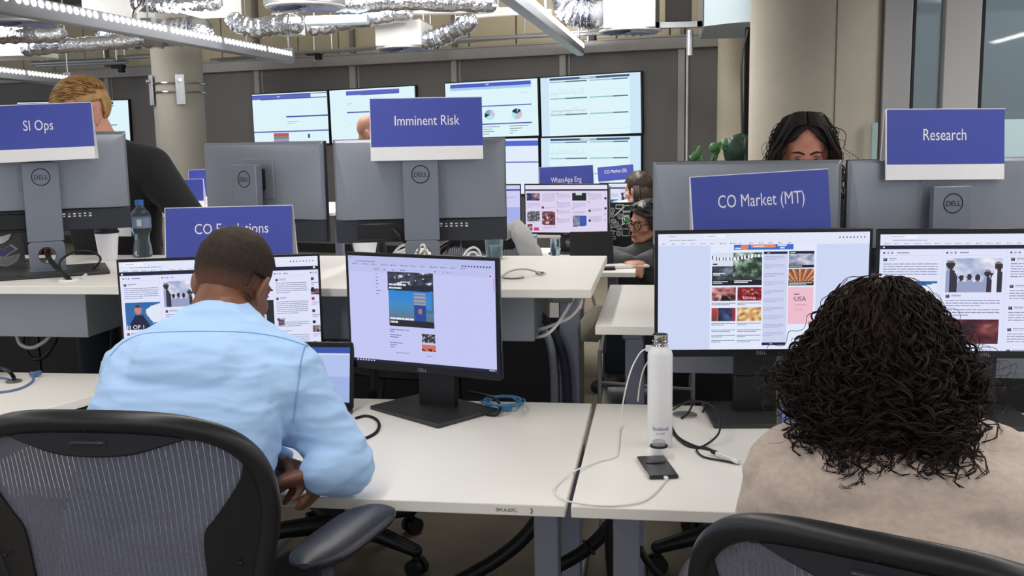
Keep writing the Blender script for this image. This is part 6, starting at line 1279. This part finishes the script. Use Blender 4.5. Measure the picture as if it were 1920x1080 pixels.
# chair bases of the opposite side, seen below the desks
def stool(label, c, a0, zs=.5):
    t = thing('swivel_chair', label, 'chair', (c[0], c[1], 0), a0, 'black swivel chairs under the raised desks')
    b = MB(); b.lathe([(.001, zs-.03), (.2, zs-.03), (.225, zs), (.22, zs+.03), (.15, zs+.045), (.001, zs+.045)], 32); b.build('seat', M_BLACK, t); MB().cyl((0, 0, zs-.03), (0, 0, .08), .03, .024).build('gas_column', M_BLACK, t)
    MB().tube(smooth_path([(0, .16, zs), (0, .25, zs+.08), (0, .27, zs+.22)]), .03, 10).build('back_bar', M_BLACK, t); b = MB(); b.loft([[V((x*(.2), .28-.04*(1-x*x)+dy, zs+zz)) for x in [-1, -.7, -.3, 0, .3, .7, 1]]+[V((x*.2, .30-.04*(1-x*x)+dy, zs+zz)) for x in [1, .7, .3, 0, -.3, -.7, -1]] for zz, dy in ((.14, 0), (.36, .03))]); b.build('backrest', M_BLACK, t, bevel=.008)
    for k in range(5):
        a = 2*PI*k/5; u = V((math.cos(a), math.sin(a), 0)); lg = MB().tube([u*.03+V((0, 0, .13)), u*.18+V((0, 0, .12)), u*.33+V((0, 0, .09))], [.036, .03, .022], 12, round_ends=True).build('base_leg', M_BLACK, t); w_ = V((-u.y, u.x, 0)); cs = MB()
        for s in (-1, 1): cs.cyl(u*.33+w_*(s*.008)+V((0, 0, .032)), u*.33+w_*(s*.028)+V((0, 0, .032)), .031, n=20)
        cs.cyl(u*.325+V((0, 0, .09)), u*.33+V((0, 0, .05)), .012); cs.build('caster', M_INK, lg)
stool('black swivel chair whose caster shows under the left front desk', (-1.13, 3.30), -.35, .46)
stool('black swivel chair whose foot shows under the right front desk', (.30, 3.40), PI+.3, .46)

def shade_cabinet(label, x0, x1, y0, h, n):  # added black cabinets that stand in for the shade behind the raised desks
    t = thing('shade_cabinet', label, 'cabinet', ((x0+x1)/2, y0+.15, 0), 0, 'added dark cabinets behind the raised desks'); MB().box((0, 0, h/2), (x1-x0, .30, h)).build('body', M_BLACK, t, bevel=.004)
    w = (x1-x0)/n
    for k in range(n): d = MB().box((-(x1-x0)/2+w*(k+.5), -.156, h/2), (w-.008, .012, h-.04)).build('door', mat('door_black', (26, 26, 30), .5), t, bevel=.002); MB().box((-(x1-x0)/2+w*(k+.85), -.166, h*.8), (.012, .012, .1)).build('handle', M_CABLEG, d, bevel=.002)
shade_cabinet('added black cabinet filling the shade behind the desk of the Imminent Risk sign', -1.75, -.33, 3.93, .76, 3)
shade_cabinet('added black cabinet filling the shade behind the desk of the CO Market (MT) sign', -.05, 1.55, 4.12, .72, 4)
shade_cabinet('added black cabinet filling the shade behind the desk with the coffee cup', -3.6, -1.95, 4.15, .8, 4)
# further back: chair with jacket, bag, wire chair, mural, boxes
office_chair('black office chair with a white jacket, behind the raised desk', (-.87, 4.90), PI-.15, .985)
b = MB(); b.tube(smooth_path([(-.76, 4.96, .955), (-.715, 4.92, 1.015), (-.675, 4.86, .995), (-.635, 4.85, .915), (-.61, 4.87, .82)]), [(.05, .03)]*33, 14, round_ends=True, ref=(0, 1, 0)); b.v = [tuple(V(v)+noise.noise_vector(V(v)*18)*.012) for v in b.v]
tag(b.build('jacket', mat('jacket_white', (206, 206, 206), .85)), 'white jacket hung over the corner of a black office chair', 'jacket')
p = ay(1102, 600, 3.9); b = MB(); b.loft([[V((p.x+.048*s_*math.cos(2*PI*k/20)+.01*j, 3.9+.06*s_*math.sin(2*PI*k/20), .68+.14*j/5)) for k in range(20)] for j, s_ in enumerate((.9, 1.05, 1.1, 1.0, .85, .55))]); b.v = [tuple(V(v)+noise.noise_vector(V(v)*22)*.012) for v in b.v]
bg_ = b.build('cloth_bag', mat('bag_beige', (150, 146, 130), .9)); tag(bg_, 'beige cloth bag hanging beyond the gap between raised desks', 'bag'); MB().tube(smooth_path([(p.x-.02, 3.9, .81), (p.x, 3.9, .90), (p.x+.03, 3.9, .81)]), .006, 8).build('bag_strap', mat('bag_beige', (150, 146, 130), .9), bg_)
t = thing('wire_chair', 'thin metal-framed chair with dark seat under the right raised desk', 'chair', (-.06, 3.85, 0)); 
for sx in (-.17, .17): MB().tube(smooth_path([(sx, -.16, 0), (sx, -.165, .62), (sx, -.12, .665), (sx, .15, .64), (sx, .17, 0)]), .008, 8).build('leg', M_STEEL, t)
MB().box((0, 0, .45), (.36, .34, .03)).build('seat', M_BLACK, t, bevel=.01); MB().tube([(-.17, -.16, .56), (.17, -.16, .54)], .007, 8).build('stretcher', M_STEEL, t); MB().box((0, .16, .62), (.34, .02, .2)).build('backrest', mat('backrest_teal', (24, 40, 52), .6), t, bevel=.008)
# dark mural with white doodled icons around a green chat symbol
p0, p1 = ay(1141, 380, 6.95), ay(1240, 448, 6.95); w = p1.x-p0.x; h = p0.z-p1.z; t = thing('mural_board', 'dark board painted with white icons and a green chat symbol', 'board', ((p0.x+p1.x)/2, 6.96, (p0.z+p1.z)/2))
MB().box((0, .01, 0), (w, .02, h)).build('board', mat('board_dark', (26, 30, 32), .6, vary=.3, scale=20), t); b = MB(); rr = random.Random(12)
def ringx(b, x, z, r, th): b.torus((x, -.003, z), r, th, Euler((PI/2, 0, 0)), 20, 5)
for (px, py, r) in ((1147, 395, 5), (1163, 406, 5), (1150, 415, 4.5), (1155, 420, 5), (1161, 427, 4.5), (1160, 438, 4.5), (1148, 404, 4), (1146, 437, 5), (1168, 421, 0), (1183, 422, 5), (1143, 425, 5), (1200, 415, 5), (1206, 404, 5), (1204, 432, 6)):
    if r: q = ay(px, py, 6.95); x, z = q.x-t.location.x, q.z-t.location.z; ringx(b, x, z, r*.0033, .0028); ringx(b, x, z, r*.0014, .0022)
for (px, py, sx, sz) in ((1162, 388, 10, 5), (1176, 391, 12, 7), (1177, 401, 12, 4), (1173, 436, 9, 9), (1150, 430, 8, 5), (1189, 440, 7, 6), (1147, 446, 10, 3)):
    q = ay(px, py, 6.95); x, z = q.x-t.location.x, q.z-t.location.z; hx, hz = sx*.0026, sz*.0026; b.tube([(x-hx, -.003, z-hz), (x+hx, -.003, z-hz), (x+hx, -.003, z+hz), (x-hx, -.003, z+hz), (x-hx, -.003, z-hz)], .0035, 6)
q = ay(1162, 396, 6.95); b.tube([(q.x-t.location.x-.03, -.003, q.z-t.location.z-.03), (q.x-t.location.x+.03, -.003, q.z-t.location.z+.03)], .006, 6)
b.build('painted_icons', mat('chalk_white', (176, 180, 178), .8, vary=.2), t)
q = ay(1174, 413, 6.94); x, z = q.x-t.location.x, q.z-t.location.z; b = MB(); b.lathe([(.001, 0), (.024, 0), (.024, .003), (.001, .003)], 32); b.v = [(x+v[0], -.004-v[2], z+v[1]) for v in b.v]; sy = b.build('chat_symbol', mat('chat_green', (44, 140, 84), .6), t)
b = MB(); ringx(b, x, z, .026, .0035); b.tube([(x-.022, -.004, z-.016), (x-.032, -.004, z-.033), (x-.012, -.004, z-.025)], .0035, 6); b.tube(smooth_path([(x-.010, -.009, z+.012), (x-.011, -.009, z+.004), (x-.003, -.009, z-.007), (x+.009, -.009, z-.011), (x+.013, -.009, z-.006)]), [.003]*8+[.0022]*16+[.003]*9, 8, round_ends=True); b.build('symbol_lines', M_PAPER, sy)
MB().box((0, .02, -h/2-(t.location.z-h/2)/2), (w*.9, .03, t.location.z-h/2)).build('board_foot', mat('board_dark', (26, 30, 32), .6), t)
p0, p1 = ay(975, 442, 5.75), ay(1003, 482, 5.75); t = thing('paper_box', 'pale blue-white paper box on the desk under the far lit monitor', 'box', ((p0.x+p1.x)/2, 5.8, .73)); hh = p0.z-.73; MB().box((0, 0, hh/2-.01), (p1.x-p0.x, .1, hh-.02)).build('box_body', mat('box_pale', (206, 212, 224), .7), t); MB().box((0, 0, hh-.01), (p1.x-p0.x+.004, .104, .02)).build('box_lid', mat('box_lid', (150, 164, 196), .7), t)
p = ay(974, 429, 6.1); t = tag(MB().box((p.x, 6.25, .73+(p.z-.73)/2), (.05, .05, p.z-.73+.02)).build('sticky_note_cube', mat('note_yellow', (226, 200, 96), .7)), 'yellow sticky note block beside the half hidden pale blue monitor', 'sticky notes')
p0, p1 = ay(1031, 448, 5.58), ay(1049, 480, 5.58); t = thing('picture_card', 'small glossy photo card standing on the desk under the far monitor', 'card', ((p0.x+p1.x)/2, 5.6, .73)); s = Scr(20, 30, p1.x-p0.x-.006, p0.z-.735, (40, 60, 90)); s.img(0, 0, 20, 30, pal(19, [(30, 40, 50), (60, 100, 130), (220, 236, 240), (240, 244, 246)], 3), 8, 12); s.mb.v = [(v[0], v[1]-.004, v[2]+(p0.z-.73)/2) for v in s.mb.v]; s.mb.build('photo', M_PRINT, t, smooth=False, fixn=False); MB().box((0, 0, (p0.z-.73)/2), (p1.x-p0.x, .006, p0.z-.73)).build('card_back', M_PAPER, t); MB().box((0, .03, .03), (.02, .06, .06)).build('card_foot', M_PAPER, t)
p0, p1 = ay(1068, 450, 5.75), ay(1150, 486, 5.75); t = thing('laptop', 'dark open laptop standing under the far WhatsApp Eng monitor', 'laptop', ((p0.x+p1.x)/2, 5.78, .73), .1, 'laptops'); b = MB(); b.M = Matrix.Rotation(-.25, 4, 'X'); b.box((0, 0, .1), (p1.x-p0.x, .01, .2)); b.build('lid', M_BLACK, t, bevel=.004); MB().box((0, -.1, .009), (p1.x-p0.x, .2, .014)).build('base', M_BLACK, t, bevel=.004)
p = ay(1168, 497, 5.75); t = thing('keyboard', 'pale keyboard under the hands of the person with glasses', 'keyboard', (p.x, 5.72, .73), .35); MB().box((0, 0, .008), (.28, .11, .014)).build('tray', M_CABLEW, t, bevel=.004); b = MB(); [b.box((-.125+.0167*k, .036-.018*r, .016), (.0145, .0155, .004)) for k in range(16) for r in range(5)]; b.build('keys', M_PAPER, t)
cable('white_cable', 'white cable loop behind the far keyboard', [az(1142, 487, .735), az(1150, 480, .76), az(1165, 482, .77), az(1172, 490, .735)], .008, M_CABLEW)
# plants beside the wide column
LEAF = mat('leaf_green', (50, 96, 52), .4, vary=.3, scale=18); LEAFD = mat('leaf_dark', (30, 54, 44), .38, vary=.3, scale=14)
def leaf(b, base, tip, w, droop=.2, n=8):
    base, tip = V(base), V(tip); d = tip-base; s = d.cross(V((0, -1, .35))).normalized(); nn = s.cross(d).normalized(); vs = []; fs = []
    for i in range(n+1):
        t = i/n; c = base+d*t+nn*(math.sin(PI*t)*d.length*droop); ww = w*math.sin(PI*min(1, t*.92+.06))**.8
        for k in (-1, -.5, 0, .5, 1): vs.append(c+s*(ww*k)-nn*(abs(k)**1.5*ww*.15))
    for i in range(n):
        for k in range(4): a = i*5+k; fs.append((a, a+1, a+6, a+5))
    b.add(vs, fs)
def plant(label, base, spec, m, pot_r=.11):
    t = thing('potted_plant', label, 'plant', base, 0, 'plants beside the wide column')
    MB().lathe([(.001, 0), (pot_r*.75, 0), (pot_r, .02), (pot_r, .24), (pot_r*.9, .245), (pot_r*.88, .2), (.001, .2)], 28).build('pot', mat('pot_grey', (120, 118, 116), .6), t)
    B0 = V(base)
    for k, (st, tip, w, sag) in enumerate(spec):
        st, tip = V(st)-B0, V(tip)-B0; root = V((.03*math.cos(k*2.1), .03*math.sin(k*2.1), .2)); MB().tube(smooth_path([root, root.lerp(st, .6)+V((.01, 0, .03)), st]), .006, 6).build('stem', LEAF, t); b = MB(); leaf(b, st, tip, w, sag); o = b.build('leaf', m, t, fixn=False); sd = o.modifiers.new('s', 'SOLIDIFY'); sd.thickness = .0015
Y = 7.2
def q(x, y, Y=7.2): return ay(x, y, Y)
pb = ay(1320, 330, Y); t = thing('plant_stand', 'low cabinet carrying the two plants beside the wide column', 'cabinet', (pb.x+.28, Y+.02, 0)); MB().box((0, 0, .46), (.75, .4, .92)).build('body', mat('cabinet_white', (206, 204, 200), .6), t, bevel=.006)
for sx in (-.185, .185): MB().box((sx, -.203, .46), (.36, .008, .88)).build('door', mat('cabinet_white', (206, 204, 200), .6), t, bevel=.003)
plant('bright green plant with small leaves left of the dark leafed one', (pb.x, Y, .92), [(q(1306, 300), q(1313, 272), .022, .1), (q(1304, 300), q(1292, 292), .022, .2), (q(1312, 300), q(1322, 296), .03, .2), (q(1340, 275), q(1346, 290), .03, .15), (q(1346, 268), q(1330, 284), .03, .2), (q(1350, 266), q(1372, 270), .03, .2), (q(1352, 268), q(1368, 284), .03, .2), (q(1300, 302), q(1303, 284), .02, .1)], LEAF)
plant('dark plant with one broad drooping leaf against the wide column', (pb.x+.28, Y, .92), [(q(1393, 252), q(1362, 304), .075, .15), (q(1393, 252), q(1398, 306), .07, .1), (q(1394, 254), q(1378, 312), .08, .05), (q(1392, 254), q(1366, 282), .05, .2), (q(1390, 258), q(1405, 296), .05, .1)], LEAFD)
# monitors carrying the two far signs from behind
monitor('dark back of a monitor behind the WhatsApp Eng sign', -.62, 6.86, ay(1062, 350, 6.8).z, -4, .73, True, sticker=.7, group='rear sides of monitors further back')
